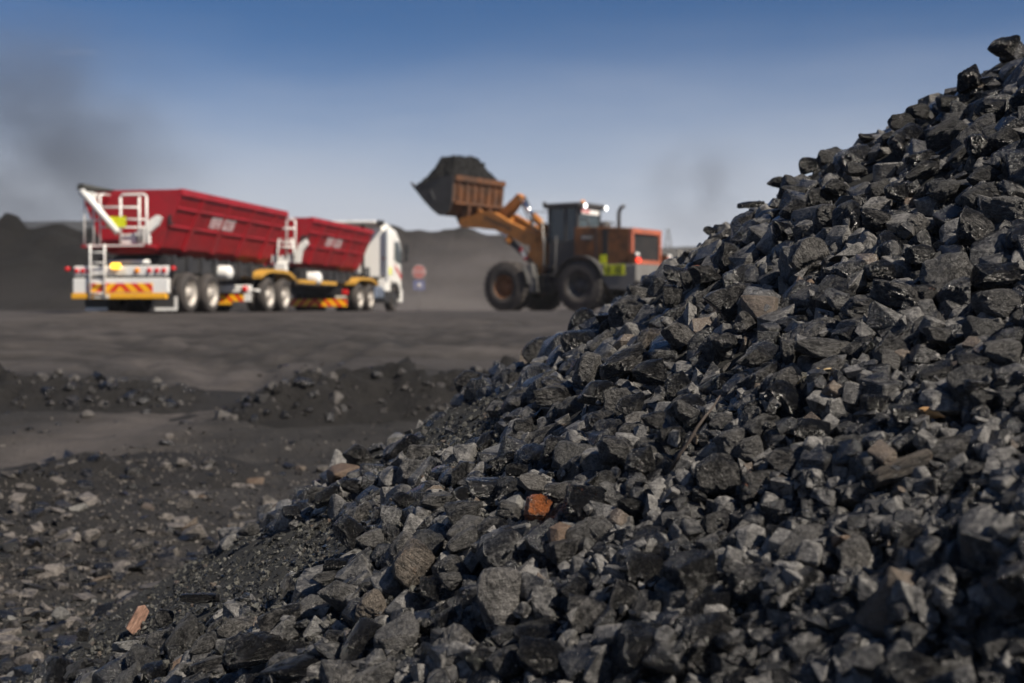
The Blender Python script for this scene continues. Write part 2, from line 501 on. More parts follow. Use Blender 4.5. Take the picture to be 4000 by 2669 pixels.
def heap_h(P):
    """surface of the near heap under its loose lumps"""
    x, y = P[:, 0], P[:, 1]
    r = np.hypot(x - AX, y - AY)
    r = np.sqrt(r * r + 0.15)
    z = AZ - SL * r - 0.03
    z = z + 0.075 * vnoise(P, 0.85, 21.0) + 0.035 * vnoise(P, 2.1, 31.0) + 0.012 * vnoise(P, 6.0, 1.0)
    # toe runs out softly into the ground
    g = NEAR_Z - 0.04
    k = 0.10
    hh = np.clip(0.5 + 0.5 * (z - g) / k, 0, 1)
    return g * (1 - hh) + z * hh + k * hh * (1 - hh)

def grid_mesh(name, xs, ys, hf, smooth=True):
    X, Y = np.meshgrid(xs, ys)
    P = np.stack([X.ravel(), Y.ravel()], 1)
    Z = hf(P)
    V = np.concatenate([P, Z[:, None]], 1)
    nx, ny = len(xs), len(ys)
    i = (np.arange(ny - 1)[:, None] * nx + np.arange(nx - 1)[None, :]).ravel()
    Fq = np.stack([i, i + 1, i + nx + 1, i + nx], 1)
    return fast_mesh(name, V, Fq, 4, smooth), P

M_GROUND = earth('ground_fines', (0.012, 0.0115, 0.011), (0.040, 0.037, 0.035), (0.076, 0.067, 0.063), attr='dust', bdist=0.05)
M_FINES = earth('heap_fines', (0.012, 0.012, 0.0113), (0.036, 0.0355, 0.032), sc=2.2, bdist=0.02)
M_BANK = earth('bank_fines', (0.007, 0.0066, 0.0064), (0.027, 0.0248, 0.0235), sc=1.0, bdist=0.09)
M_PILEFAR = earth('stockpile_fines', (0.004, 0.0037, 0.0035), (0.020, 0.0182, 0.017), sc=0.25, bdist=0.5)

M_PILEDUST = earth('dusty_stockpile', (0.013, 0.012, 0.0115), (0.036, 0.032, 0.030), sc=0.2, bdist=0.5)
# ground: one sheet, fine near the viewer, out to the horizon
t = np.linspace(-1, 1, 471)
gx = -2.0 + np.sinh(t * 6.2) / np.sinh(6.2) * 900
ys_ = [-200, -100, -50, -25, -12, -6, -2, 1]
y = 3.0
while y < 1300:
    ys_.append(y); y += max(0.06, 0.0085 * y if y < 34 else 0.03 * y)
gm, gp = grid_mesh('ground', gx, np.array(ys_), ground_h)
at = gm.attributes.new('dust', 'FLOAT', 'POINT'); at.data.foreach_set('value', ground_dust(gp).astype(np.float32))
ground = link('ground', gm, M_GROUND); tag(ground, kind='structure')

# low banks of pushed-up coal between the near heap and the yard
def bank(name, crest_px, depth, heights, width, label):
    pts = []
    for (px, py), d, h in zip(crest_px, depth, heights):
        pts.append(((px - 2000) / F_PX * d, d, h))
    pts = np.array(pts)
    def hf(P):
        best = np.full(len(P), -9.0)
        for a, b in zip(pts[:-1], pts[1:]):
            ab = (b - a)[:2]; tt = np.clip(((P - a[:2]) @ ab) / (ab @ ab), 0, 1)
            q = a[:2] + tt[:, None] * ab
            dd = np.hypot(*(P - q).T)
            hh = a[2] + tt * (b[2] - a[2])
            dd = dd * (1 + 0.25 * vnoise(P, 1.1, 4.0))
            best = np.maximum(best, hh * (1 - smooth01(dd / width)) ** 0.9 - 0.02 - 0.12 * smooth01((dd - width * 0.8) / (width * 0.5)))
        lum = np.clip(best, 0, 0.3) / 0.3
        return ground_base(P[:, 1]) + best + lum * (0.16 * vnoise(P, 2.2, 2.0) + 0.15 * vnoise(P, 5.0, 6.0) + 0.07 * vnoise(P, 10.0, 1.0))
    x0, x1 = pts[:, 0].min() - width * 1.3, pts[:, 0].max() + width * 1.3
    y0, y1 = pts[:, 1].min() - width * 1.3, pts[:, 1].max() + width * 1.3
    me, _ = grid_mesh(name, np.arange(x0, x1, 0.055), np.arange(y0, y1, 0.055), hf)
    o = link(name, me, M_BANK)
    tag(o, label, 'coal bank', 'low banks of pushed-up coal')
    return hf, (x0, x1, y0, y1)
BANKS = []
BANKS.append(bank('coal_bank', [(960, 1540), (1120, 1470), (1350, 1420), (1700, 1390), (2100, 1395), (2500, 1400)], [13.9, 14.2, 14.5, 14.7, 14.8, 15.0], [0.08, 0.26, 0.40, 0.44, 0.44, 0.44], 1.2, 'rough bank of black coal rubble between the near heap and the flat yard'))
BANKS.append(bank('coal_bank', [(-500, 1480), (0, 1475), (300, 1480), (560, 1490), (700, 1500)], [15.7, 15.5, 15.3, 15.2, 15.3], [0.28, 0.28, 0.25, 0.18, 0.05], 1.3, 'long low bank of coal fines across the dusty track from the rubble bank'))
BANKS.append(bank('coal_bank', [(-300, 1930), (60, 1850), (300, 1760), (600, 1760)], [9.6, 9.9, 10.8, 11.2], [0.10, 0.16, 0.12, 0.03], 0.9, 'very low rubble lip along the near edge of the pale dusty track'))

# far stockpiles
def stockpile(name, sky_px, d, thick, label, mat, cat='stockpile', seed=0.0, rough=1.0, structure=False, back=1.0):
    s = np.array([((px - 2000) / F_PX * d, (HOR - py) / F_PX * d) for px, py in sky_px])
    def hf(P):
        top = np.interp(P[:, 0], s[:, 0], s[:, 1]) - YARD_Z
        top = top * (1 + 0.06 * rough * fbm(P, 3.0 / thick, 3, off=seed)) 
        dd = P[:, 1] - d
        run = np.where(dd < 0, thick, thick * back)
        prof = 1 - np.abs(dd) / run
        h = top * np.clip(prof, -0.05, 1) ** 1.0
        h = np.where(prof > 0, h, prof * 4)
        h = h + rough * (0.22 * vnoise(P * np.array([0.45, 0.05]), 1.0, seed + 2) * np.clip(h, 0, 1.5) + 0.30 * fbm(P, 0.35, 4, 0.55, seed + 5) * np.clip(h, 0, 1) + 0.5 * np.clip(vnoise(P, 0.6, seed), 0, 1) * np.clip(h, 0, 1))
        return YARD_Z + h - 0.12
    nx = 260; ny = 110
    me, _ = grid_mesh(name, np.linspace(s[0, 0], s[-1, 0], nx), np.linspace(d - thick * 1.05, d + thick * back * 1.05, ny), hf)
    o = link(name, me, mat)
    if structure: tag(o, kind='structure')
    else: tag(o, label, cat, 'coal stockpiles behind the yard')
    return o
stockpile('coal_stockpile', [(-2600, 960), (-1200, 880), (-300, 862), (0, 862), (25, 838), (75, 840), (100, 866), (240, 852), (310, 872), (420, 905), (600, 950), (900, 1030), (1200, 1120), (1400, 1200)], 72, 11, 'long black coal stockpile rising behind the rear of the red trailer', M_PILEFAR, seed=2.0)
stockpile('coal_stockpile', [(700, 1010), (1000, 905), (1200, 880), (1340, 872), (1365, 852), (1480, 856), (1560, 868), (1590, 888), (1760, 898), (1900, 915), (2100, 926), (2300, 958), (2500, 1010), (2700, 1090), (2900, 1180)], 98, 17, 'grey dusty coal stockpile with a dark cap behind the white cab', M_PILEDUST, seed=7.0)
M_HILL = earth('far_hill', (0.045, 0.045, 0.040), (0.075, 0.072, 0.062), sc=0.05, bdist=1.0)
stockpile('hill', [(-6000, 900), (-2000, 880), (200, 858), (500, 862), (900, 880), (1500, 925), (2100, 960), (2560, 972), (2700, 968), (3200, 975), (4200, 960), (7000, 930), (9000, 950)], 420, 90, '', M_HILL, seed=3.0, structure=True)

# ------------------------------------------------------------------ near heap body
hxs = np.concatenate([np.arange(-3.6, 3.4, 0.03), np.arange(3.4, 11.8, 0.25)])
hys = np.concatenate([np.arange(-1.3, 1.6, 0.2), np.arange(1.6, 7.6, 0.03), np.arange(7.6, 12.9, 0.25)])
hm, _ = grid_mesh('coal_heap', hxs, hys, lambda P: heap_h(P) + 0.012 * vnoise(P, 17.0, 3.0) + 0.008 * vnoise(P, 37.0, 8.0))
heap = link('coal_heap', hm, M_FINES)
tag(heap, 'tall sloping heap of black coal fines under loose coal lumps', 'coal heap')

def heap_normal(x, y):
    e = 0.08
    h = heap_h(np.array([[x - e, y], [x + e, y], [x, y - e], [x, y + e]]))
    return Vector((-(h[1] - h[0]) / (2 * e), -(h[3] - h[2]) / (2 * e), 1)).normalized()
def heap_hit(px, py, lift=0.0):
    dx, _, dz = px_dir(px, py)
    d = np.linspace(1.3, 9, 2400)
    z = heap_h(np.stack([dx * d, d], 1)) + lift
    ok = z >= dz * d
    if not ok.any():
        # above the crest line: the point of the ray that comes closest to the heap
        k = int(np.argmin(dz * d - z + (d < 4) * 9))
    else:
        k = int(np.argmax(ok))
    return np.array([dx * d[k], d[k], dz * d[k]])

# ------------------------------------------------------------------ stone shapes
def ico(level):
    g = (1 + 5 ** 0.5) / 2
    v = [(-1, g, 0), (1, g, 0), (-1, -g, 0), (1, -g, 0), (0, -1, g), (0, 1, g), (0, -1, -g), (0, 1, -g), (g, 0, -1), (g, 0, 1), (-g, 0, -1), (-g, 0, 1)]
    v = [np.array(q) / np.linalg.norm(q) for q in v]
    f = [(0, 11, 5), (0, 5, 1), (0, 1, 7), (0, 7, 10), (0, 10, 11), (1, 5, 9), (5, 11, 4), (11, 10, 2), (10, 7, 6), (7, 1, 8), (3, 9, 4), (3, 4, 2), (3, 2, 6), (3, 6, 8), (3, 8, 9), (4, 9, 5), (2, 4, 11), (6, 2, 10), (8, 6, 7), (9, 8, 1)]
    for _ in range(level):
        mid = {}; nf = []
        def m(a, b):
            k = (min(a, b), max(a, b))
            if k not in mid:
                q = v[a] + v[b]; v.append(q / np.linalg.norm(q)); mid[k] = len(v) - 1
            return mid[k]
        for a, b, c in f:
            ab, bc, ca = m(a, b), m(b, c), m(c, a)
            nf += [(a, ab, ca), (b, bc, ab), (c, ca, bc), (ab, bc, ca)]
        f = nf
    return np.array(v), np.array(f)
ICO = {k: ico(k) for k in (0, 1, 2, 3, 4)}

def rock_shape(level, rng, kind='block'):
    """unit stone inside about [-1,1]^3: cut by planes, edges rounded, surface broken"""
    u, f = ICO[level]
    n = {'block': 15, 'round': 18, 'slab': 11, 'shard': 10}[kind]
    nr = rng.normal(size=(n, 3)); nr /= np.linalg.norm(nr, axis=1)[:, None]
    dd = rng.uniform(0.66, 0.95, n)
    if kind in ('block', 'slab', 'shard'):   # roughly squared-up faces
        ax = np.array([[1, 0, 0], [-1, 0, 0], [0, 1, 0], [0, -1, 0], [0, 0, 1], [0, 0, -1]], float) + rng.normal(size=(6, 3)) * (0.20 if kind != 'shard' else 0.42)
        ax /= np.linalg.norm(ax, axis=1)[:, None]
        nr = np.concatenate([nr, ax]); dd = np.concatenate([dd, rng.uniform(0.66, 0.86, 6)])
    dot = u @ nr.T
    with np.errstate(divide='ignore'):
        rad = np.where(dot > 1e-3, dd[None, :] / np.maximum(dot, 1e-3), 9.0)
    rad = np.minimum(rad, 1.5)
    k = {'block': 19.0, 'round': 9.0, 'slab': 24.0, 'shard': 26.0}[kind]
    r = -np.log(np.exp(-k * rad).sum(1)) / k          # smooth minimum
    p = u * r[:, None]
    if level >= 2:
        o = rng.uniform(0, 50)
        w = fbm(p, 1.7, 3, 0.5, o) * 0.11
        # chipped, ledged surface
        ridge = 1 - np.abs(vnoise(p, 3.1, o + 4)); w = w - 0.055 * np.clip(ridge - 0.72, 0, 1) * 3
        if level >= 3:
            st = (p @ (ax[4] if kind != 'round' else nr[0])) * 7 + 1.5 * vnoise(p, 1.5, o)
            w = w + 0.018 * np.abs(((st % 1) - 0.5) * 2) * (vnoise(p, 1.1, o + 8) > -0.1)
            w = w + 0.03 * fbm(p, 6.5, 3, 0.6, o + 9)
        p = p + u * w[:, None]
    m = np.abs(p).max(0)
    p = p / m
    return p, f
def scaled_kind(kind, rng):
    return {'block': (1, rng.uniform(0.7, 0.95), rng.uniform(0.6, 0.85)), 'round': (1, rng.uniform(0.8, 1), rng.uniform(0.7, 0.95)),
            'slab': (1, rng.uniform(0.6, 0.9), rng.uniform(0.25, 0.42)), 'shard': (1, rng.uniform(0.5, 0.75), rng.uniform(0.35, 0.6))}[kind]
KINDS_ = ['block', 'block', 'block', 'round', 'block', 'shard', 'slab', 'block', 'round', 'shard']
def hull_shape(rng, kind, sub):
    """angular broken piece: convex hull of a few points, optionally split once or twice and roughened"""
    import bmesh
    n = {'block': 18, 'round': 24, 'slab': 16, 'shard': 12}[kind] if sub else 9
    q = rng.uniform(-1, 1, (n, 3)); q = np.sign(q) * np.abs(q) ** (0.45 if kind != 'round' else 0.8)
    if kind in ('round',): q = q / np.linalg.norm(q, axis=1)[:, None] * rng.uniform(0.85, 1, (n, 1))
    bm = bmesh.new()
    for p in q: bm.verts.new(p)
    r_ = bmesh.ops.convex_hull(bm, input=bm.verts[:])
    bmesh.ops.delete(bm, geom=[v for v in bm.verts if not v.link_faces], context='VERTS')
    if sub:
        bmesh.ops.bevel(bm, geom=bm.edges[:], offset=0.09, segments=1, profile=0.5, affect='EDGES', clamp_overlap=True)
    bmesh.ops.triangulate(bm, faces=bm.faces[:])
    if sub > 1:
        bmesh.ops.subdivide_edges(bm, edges=[e for e in bm.edges if e.calc_length() > 0.45], cuts=1, use_grid_fill=True)
        bmesh.ops.triangulate(bm, faces=bm.faces[:])
    bm.verts.index_update()
    V = np.array([v.co[:] for v in bm.verts]); Fc = np.array([[v.index for v in f.verts] for f in bm.faces])
    bm.free()
    if sub > 1:
        o = rng.uniform(0, 50)
        V = V * (1 + 0.10 * vnoise(V, 1.9, o) + 0.05 * vnoise(V, 5.0, o))[:, None]
    return V / np.abs(V).max(0), Fc
VAR = {}
for lev, cnt in ((2, 40), (1, 40), (0, 24)):
    VAR[lev] = []
    for i in range(cnt):
        kd = ('block', 'round', 'shard', 'block', 'slab', 'round', 'block', 'round')[i % 8]
        VAR[lev].append((kd, *hull_shape(RNG, kd, lev)))
for lev, cnt in ((4, 22),):
    VAR[lev] = []
    for i in range(cnt):
        kd = KINDS_[i % len(KINDS_)]
        VAR[lev].append((kd, *rock_shape(lev, RNG, kd)))

M_COAL = [coal('coal_lump_dull', lump=True), coal('coal_lump_dark', lump=True, base=(0.014, 0.014, 0.015), dust=(0.052, 0.051, 0.049)),
          coal('coal_lump_dusty', lump=True, base=(0.034, 0.033, 0.032), dust=(0.105, 0.100, 0.094))]
M_COAL_RUST = coal('coal_lump_rusty', lump=True, stain=((0.46, 0.15, 0.05), 0.43))
M_COAL_SPOT = coal('coal_lump_spotted', lump=True, stain=((0.40, 0.13, 0.05), 0.60))
M_COAL_TAN = coal('coal_lump_tan', lump=True, base=(0.06, 0.052, 0.044), dust=(0.105, 0.090, 0.075), stain=((0.22, 0.11, 0.05), 0.60))
M_COAL_SHINY = coal('coal_lump_shiny', lump=True, base=(0.05, 0.05, 0.053), dust=(0.135, 0.132, 0.126), light=0.2)
M_COAL_SHINY.node_tree.nodes['Principled BSDF'].inputs['Specular IOR Level'].default_value = 0.75
M_STUFF = coal('loose_coal', island=True)
M_STUFF_D = coal('loose_coal_dusty', island=True, base=(0.018, 0.017, 0.016), dust=(0.062, 0.0555, 0.050), light=0.3, gloss=0.35)
M_BANKST = coal('bank_coal', island=True, base=(0.014, 0.013, 0.0125), dust=(0.030, 0.0275, 0.0255), light=0.5, odd=False)
M_GRAVEL = coal('coal_gravel', island=True, base=(0.018, 0.018, 0.0165), dust=(0.050, 0.049, 0.043), light=0.3, scale=2.0)

LUMP_ME = []
for kd, V, Fc in VAR[4]:
    LUMP_ME.append((kd, V, Fc))
_lump_cache = {}
def lump_mesh(i, mat):
    key = (i, mat.name)
    if key not in _lump_cache:
        kd, V, Fc = LUMP_ME[i]
        me = fast_mesh('coal_lump', V, Fc, 3, True)
        me.materials.append(mat)
        _lump_cache[key] = me
    return _lump_cache[key]

# height map used to let stones settle on one another
HM0, HM1, HMR = (-3.6, 1.5), (3.9, 7.6), 0.02
hmx = np.arange(HM0[0], HM1[0], HMR); hmy = np.arange(HM0[1], HM1[1], HMR)
_X, _Y = np.meshgrid(hmx, hmy)
HMAP = heap_h(np.stack([_X.ravel(), _Y.ravel()], 1)).reshape(_X.shape)
def hm_patch(x, y, r):
    i0 = max(int((x - r - HM0[0]) / HMR), 0); i1 = min(int((x + r - HM0[0]) / HMR) + 2, HMAP.shape[1])
    j0 = max(int((y - r - HM0[1]) / HMR), 0); j1 = min(int((y + r - HM0[1]) / HMR) + 2, HMAP.shape[0])
    return slice(j0, j1), slice(i0, i1)
def hm_mean(x, y, r):
    s = hm_patch(x, y, r)
    p = HMAP[s]
    return float(np.percentile(p, 35)) if p.size else float(heap_h(np.array([[x, y]]))[0])
def hm_add(x, y, z, r, rz):
    s = hm_patch(x, y, r)
    if HMAP[s].size == 0: return
    q = 1 - ((_X[s] - x) ** 2 + (_Y[s] - y) ** 2) / (r * r)
    top = z + rz * np.sqrt(np.clip(q, 0, 1)) * 0.9
    HMAP[s] = np.where(q > 0, np.maximum(HMAP[s], top), HMAP[s])

# zones of fines on the heap: outlines of real places on its surface
FINE_POLY = [[(-150, 2560), (130, 2400), (420, 2330), (700, 2200), (960, 2110), (1200, 2040), (1360, 2030), (1400, 2130), (1300, 2320), (1040, 2410), (820, 2440), (640, 2520), (420, 2610), (100, 2720), (-150, 2720)],
             [(1560, 1800), (1640, 1690), (1780, 1580), (1930, 1540), (2000, 1600), (1960, 1720), (1850, 1790), (1700, 1830)],
             [(1290, 1990), (1400, 1900), (1560, 1830), (1640, 1900), (1560, 1960), (1420, 2020)]]
FINE_W = [1.0, 0.95, 0.6]
def _poly_in(poly, x, y):
    ins = False; best = 1e9
    for (x0, y0), (x1, y1) in zip(poly, poly[1:] + poly[:1]):
        if (y0 > y) != (y1 > y) and x < (x1 - x0) * (y - y0) / (y1 - y0) + x0: ins = not ins
        t = max(0, min(1, ((x - x0) * (x1 - x0) + (y - y0) * (y1 - y0)) / ((x1 - x0) ** 2 + (y1 - y0) ** 2)))
        best = min(best, math.hypot(x - x0 - t * (x1 - x0), y - y0 - t * (y1 - y0)))
    return best if ins else -best
_fine_cache = {}
def fineness(x, y):
    k = (int(x * 33), int(y * 33))
    if k not in _fine_cache:
        z = float(heap_h(np.array([[x, y]]))[0])
        px, py = 2000 + F_PX * x / y, HOR - F_PX * z / y
        f = 0.0
        for poly, w in zip(FINE_POLY, FINE_W):
            f = max(f, w * min(1, max(0, 0.5 + _poly_in(poly, px, py) / 90.0)))
        _fine_cache[k] = f
    return _fine_cache[k]

# ------------------------------------------------------------------ individual lumps on the heap
# (px, py, width, height, kind, tilt deg, material key, label or None)   in pixels of the photograph, turned into places on the heap
LP = [
 (1844,1496,165,112,'round',18,'d','large smooth oblong lump poking out of the crest beside a patch of fines'),
 (2182,1566,165,92,'slab',5,'d','cracked flat-topped slab resting on boulders just below the crest'),
 (2316,1464,125,148,'block',-20,'n',None),(2450,1445,205,105,'block',22,'d',None),(2555,1470,150,112,'block',10,'n',None),
 (2355,1560,200,125,'round',15,'n',None),(2476,1604,128,98,'round',10,'n',None),(2061,1680,102,84,'round',0,'n',None),
 (2182,1776,145,115,'round',5,'d',None),(2425,1783,158,122,'block',-8,'d',None),(2514,1827,138,118,'block',12,'d',None),
 (2470,1700,98,78,'round',0,'n',None),(1407,1795,132,110,'round',-10,'d','rounded grey lump alone on the lower crest line of the heap'),
 (1800,1885,66,138,'shard',-12,'g','tall narrow upright shard standing among smaller pieces'),
 (1914,1936,185,112,'block',8,'s','pale silvery block with a flat bright face near the rust-coloured lump'),
 (1825,2025,158,112,'block',14,'n',None),
 (2112,2006,112,135,'block',-28,'r','lump crusted with bright rust-orange beside a big dark boulder'),
 (2285,2000,188,165,'block',-10,'p','big dark boulder with one small orange spot'),
 (1717,1974,128,68,'block',6,'n',None),(1586,1977,92,82,'round',0,'n',None),(2367,1898,92,98,'block',5,'g',None),
 (1812,2140,150,98,'shard',18,'n',None),(1997,2012,98,86,'block',-15,'n',None),(1532,2044,92,98,'block',-20,'s',None),
 (1385,2102,112,150,'slab',50,'d','smooth dusty slab lying tilted at the border of the fines'),
 (1462,2127,118,80,'block',15,'n',None),
 (1634,2236,185,185,'block',-35,'t','large square-cornered lump with a brownish worn top standing on its corner'),
 (1966,2185,215,190,'block',30,'s','large glossy lump glinting behind the rounded boulder'),
 (1866,2190,72,122,'shard',-25,'s','narrow mirror-bright sliver leaning beside the glossy lump'),
 (1974,2395,236,275,'round',10,'d','big egg-shaped boulder leaning in front of the glossy lump'),
 (1270,1949,118,74,'slab',10,'n',None),(1379,1910,88,60,'block',0,'n',None),(2470,1987,110,54,'slab',-5,'n',None),
 (3161,664,98,74,'round',0,'g',None),(3047,702,96,50,'shard',-18,'g','pointed shard jutting from the crest against the sky'),
 (2932,801,108,30,'slab',6,'g','thin flat slab sticking out level from the crest against the sky'),
 (3104,772,98,80,'block',-15,'g',None),(3193,785,80,80,'block',0,'g',None),(3270,747,118,92,'round',0,'g',None),
 (3614,657,135,98,'block',10,'g',None),(3857,791,172,150,'round',-10,'g','huge round-shouldered boulder with a hollow in its face high on the heap'),
 (3806,925,156,142,'block',-40,'d','large slab-sided block with ledged bedding on the upper slope'),
 (3430,887,118,110,'block',0,'n',None),(3589,887,110,86,'block',12,'d',None),
 (3174,1027,138,165,'slab',-60,'d','large upright flat-faced boulder standing alone in mid slope'),
 (3334,1078,98,145,'round',-70,'s','tall mottled grey-and-white lump next to the upright flat-faced boulder'),
 (3238,862,118,104,'block',-10,'n',None),(3110,842,118,100,'round',10,'n',None),(3066,925,104,92,'block',0,'g',None),
 (2849,1015,104,118,'block',-10,'n',None),(2779,913,56,44,'round',0,'g',None),
 (2874,1110,118,104,'block',20,'s','glossy sparkling lump near the small orange stone on the crest'),
 (2731,1066,54,58,'block',0,'r','small orange-crusted stone just under the crest'),
 (2760,1091,130,86,'block',15,'n',None),(2887,1212,208,170,'block',25,'d','very large grey boulder with a small round lump against it'),
 (2919,1276,86,110,'round',-65,'d','small smooth egg-shaped lump leaning on the very large grey boulder'),
 (3391,1238,188,118,'block',-8,'d',None),(3506,1187,214,118,'slab',-18,'d','broad flat slab with ragged bedding edges beside a yellow-stained piece'),
 (3621,1161,100,80,'block',10,'y','lump stained yellow and rust beside the broad flat slab'),
 (3442,1078,118,118,'block',15,'n',None),(3595,1015,124,80,'slab',5,'d',None),(3914,1225,212,132,'round',0,'n',None),(3901,1110,212,110,'block',5,'n',None),
 (3850,696,130,86,'round',10,'g',None),(2836,1365,104,94,'round',0,'n',None),(3238,1391,246,82,'slab',-6,'n','very long low slab spanning mid slope'),
 (3238,1493,182,132,'block',30,'n',None),(3072,1519,176,124,'round',12,'d',None),(3678,1327,136,80,'block',0,'n',None),
 (3474,1429,110,94,'block',-15,'n',None),(3665,1487,188,106,'block',15,'n',None),(2957,1417,142,72,'shard',28,'d',None),
 (3091,1397,86,106,'block',-10,'n',None),(2657,1531,118,112,'block',20,'n',None),(2632,1174,86,100,'block',0,'n',None),
 (2645,1085,78,110,'round',60,'s','ridged silvery lump with wavy bedding beside the small orange stone on the crest'),
 (2690,1105,56,76,'block',0,'g',None),(2664,1334,132,110,'shard',30,'d',None),(3290,1193,118,98,'block',0,'s',None),
 (3935,205,130,96,'round',0,'g','topmost boulder at the summit end of the heap'),(3796,326,122,92,'shard',30,'g',None),(3602,452,106,66,'round',5,'g',None),
 (3531,500,106,80,'block',10,'g',None),(3388,549,66,44,'round',0,'g',None),(3883,447,126,92,'block',-10,'g',None),(3704,549,182,104,'block',25,'g',None),
 (3822,590,110,132,'shard',-60,'g','tall wedge with a flat lit face on the upper slope'),(3929,570,136,106,'round',0,'g',None),(3612,690,150,80,'round',18,'g',None),
 (3235,636,76,66,'block',0,'g',None),
 (2805,1880,164,186,'block',-75,'d','large upright block with a twig lying against it'),
 (2941,1770,140,106,'round',0,'n',None),(3104,1825,202,126,'round',-6,'d','broad rounded grey boulder behind the pale stained lump'),
 (2961,1914,160,126,'block',5,'y','pale grey lump with small rust specks in front of the broad rounded boulder'),
 (3179,1702,134,112,'block',-20,'n',None),(3309,1747,112,78,'round',0,'n',None),(3568,1661,174,134,'block',10,'g',None),
 (3534,1852,256,96,'slab',28,'t','long brown-grey plank-like slab lying on small rubble'),
 (3350,2180,160,178,'shard',50,'d',None),(3588,2173,178,178,'slab',55,'d','big leaning slab with curved bedding stripes above the small rubble'),
 (2784,2554,295,272,'round',-10,'d','very large smooth boulder at the foot of the slope'),
 (3827,1873,154,112,'block',0,'n',None),(3772,2009,126,78,'slab',0,'d',None),(3043,2111,106,84,'block',0,'n',None),
 (3895,2520,178,240,'round',0,'n',None),(3200,2452,86,104,'block',-30,'d',None),(2540,2248,170,205,'round',-60,'d','round speckled boulder beside the leaning blocks'),
 (2302,2444,188,168,'block',-20,'d',None),(2439,2391,158,168,'block',-40,'d',None),(2272,2331,134,122,'shard',40,'d',None),
 (2207,2182,140,108,'block',10,'d',None),(2140,2590,205,155,'block',0,'n',None),(1891,2600,134,140,'block',-10,'d',None),
 (1748,2444,108,96,'block',15,'n',None),(1468,2390,124,158,'block',-70,'u','block with a tan-orange weathered end beside a dark boulder'),
 (1343,2361,124,182,'round',60,'n',None),(1688,2320,104,94,'block',-10,'n',None),(1778,2284,116,80,'round',10,'n',None),
 (1144,2013,76,62,'block',-5,'s','small pale cube-like lump on the crest where the fines begin'),
 (1281,1960,122,80,'block',12,'d',None),(983,2085,92,66,'round',10,'n','round lump half sunk in the crest of the fines'),
 (792,2353,158,46,'slab',-6,'d','thin curved flake lying on the fines'),
 (643,2430,86,74,'round',0,'n','round dark lump next to the wood chip'),(506,2537,116,50,'slab',-4,'s','shallow bowl-shaped flake below the wood chip'),
 (325,2487,56,58,'block',0,'d','small square block alone on the lower fines'),
 (1120,2454,184,122,'slab',28,'d','pale flat-topped slab behind a wrinkled lump'),(1025,2573,272,160,'block',16,'d','large pale wrinkled lump at the foot of the heap'),
 (804,2549,120,98,'block',20,'n',None),(1328,2520,110,104,'block',0,'n',None),(238,2412,52,70,'block',60,'s','small grey stub standing at the end of the crest'),
 (1191,2640,300,110,'round',5,'n',None),(1328,2222,134,62,'block',8,'n',None),(1281,2269,104,56,'round',0,'n',None),
 (2025,1850,90,60,'slab',5,'n',None),(2090,1900,120,70,'slab',-8,'d',None),(2630,1720,110,80,'block',10,'n',None),(2700,1640,130,95,'block',-12,'n',None),
 (2560,1660,100,80,'block',0,'n',None),(2830,1660,120,90,'round',8,'n',None),(2960,1620,140,95,'block',16,'n',None),(3420,1600,120,90,'block',0,'n',None),
 (3800,1440,130,90,'block',0,'n',None),(3920,1400,150,110,'block',10,'n',None),(3480,560,90,60,'block',0,'g',None),(3700,420,90,70,'block',0,'g',None),
 (3350,680,90,70,'block',0,'g',None),(3440,760,90,110,'block',-70,'g',None),(3520,770,110,80,'round',0,'g',None),(3700,760,120,90,'block',12,'g',None),
]
MK = {'n': M_COAL[0], 'g': M_COAL[1], 'd': M_COAL[2], 'r': M_COAL_RUST, 'p': M_COAL_SPOT, 't': M_COAL_TAN, 'y': M_COAL_SPOT, 's': M_COAL_SHINY, 'u': M_COAL_TAN}
by_kind = {}
for i, (kd, _, _) in enumerate(LUMP_ME):
    by_kind.setdefault(kd, []).append(i)

class St:   # one stone
    __slots__ = ('c', 'M', 'r', 'var', 'mat', 'label', 'kd', 'hero')
STONES = []
def add_stone(c, rot, dims, kd, mat, label=None, hero=False, var=None):
    s = St(); s.c = np.array(c, float); s.M = (rot, dims); s.r = sum(dims) / 3; s.kd = kd; s.mat = mat; s.label = label; s.hero = hero; s.var = var
    STONES.append(s); return s

def view_frame(p, tilt):
    """axes: right / up as seen across the slope / towards the viewer"""
    f = Vector((-p[0], -p[1], -p[2])).normalized()
    r = Vector((0, 0, 1)).cross(f).normalized()
    u = f.cross(r)
    t_ = R(tilt)
    a = r * math.cos(t_) + u * math.sin(t_)
    b = -r * math.sin(t_) + u * math.cos(t_)
    return Matrix((a, f, b)).transposed()        # columns: local x -> a, local y -> towards viewer, local z -> b

def surf_frame(n, yaw, rng, jitter=0.35):
    n = (n + Vector(rng.normal(size=3)) * jitter).normalized()
    a = Vector((math.cos(yaw), math.sin(yaw), 0)); a = (a - n * a.dot(n)).normalized()
    return Matrix((a, n.cross(a), n)).transposed()

lrng = np.random.default_rng(42)
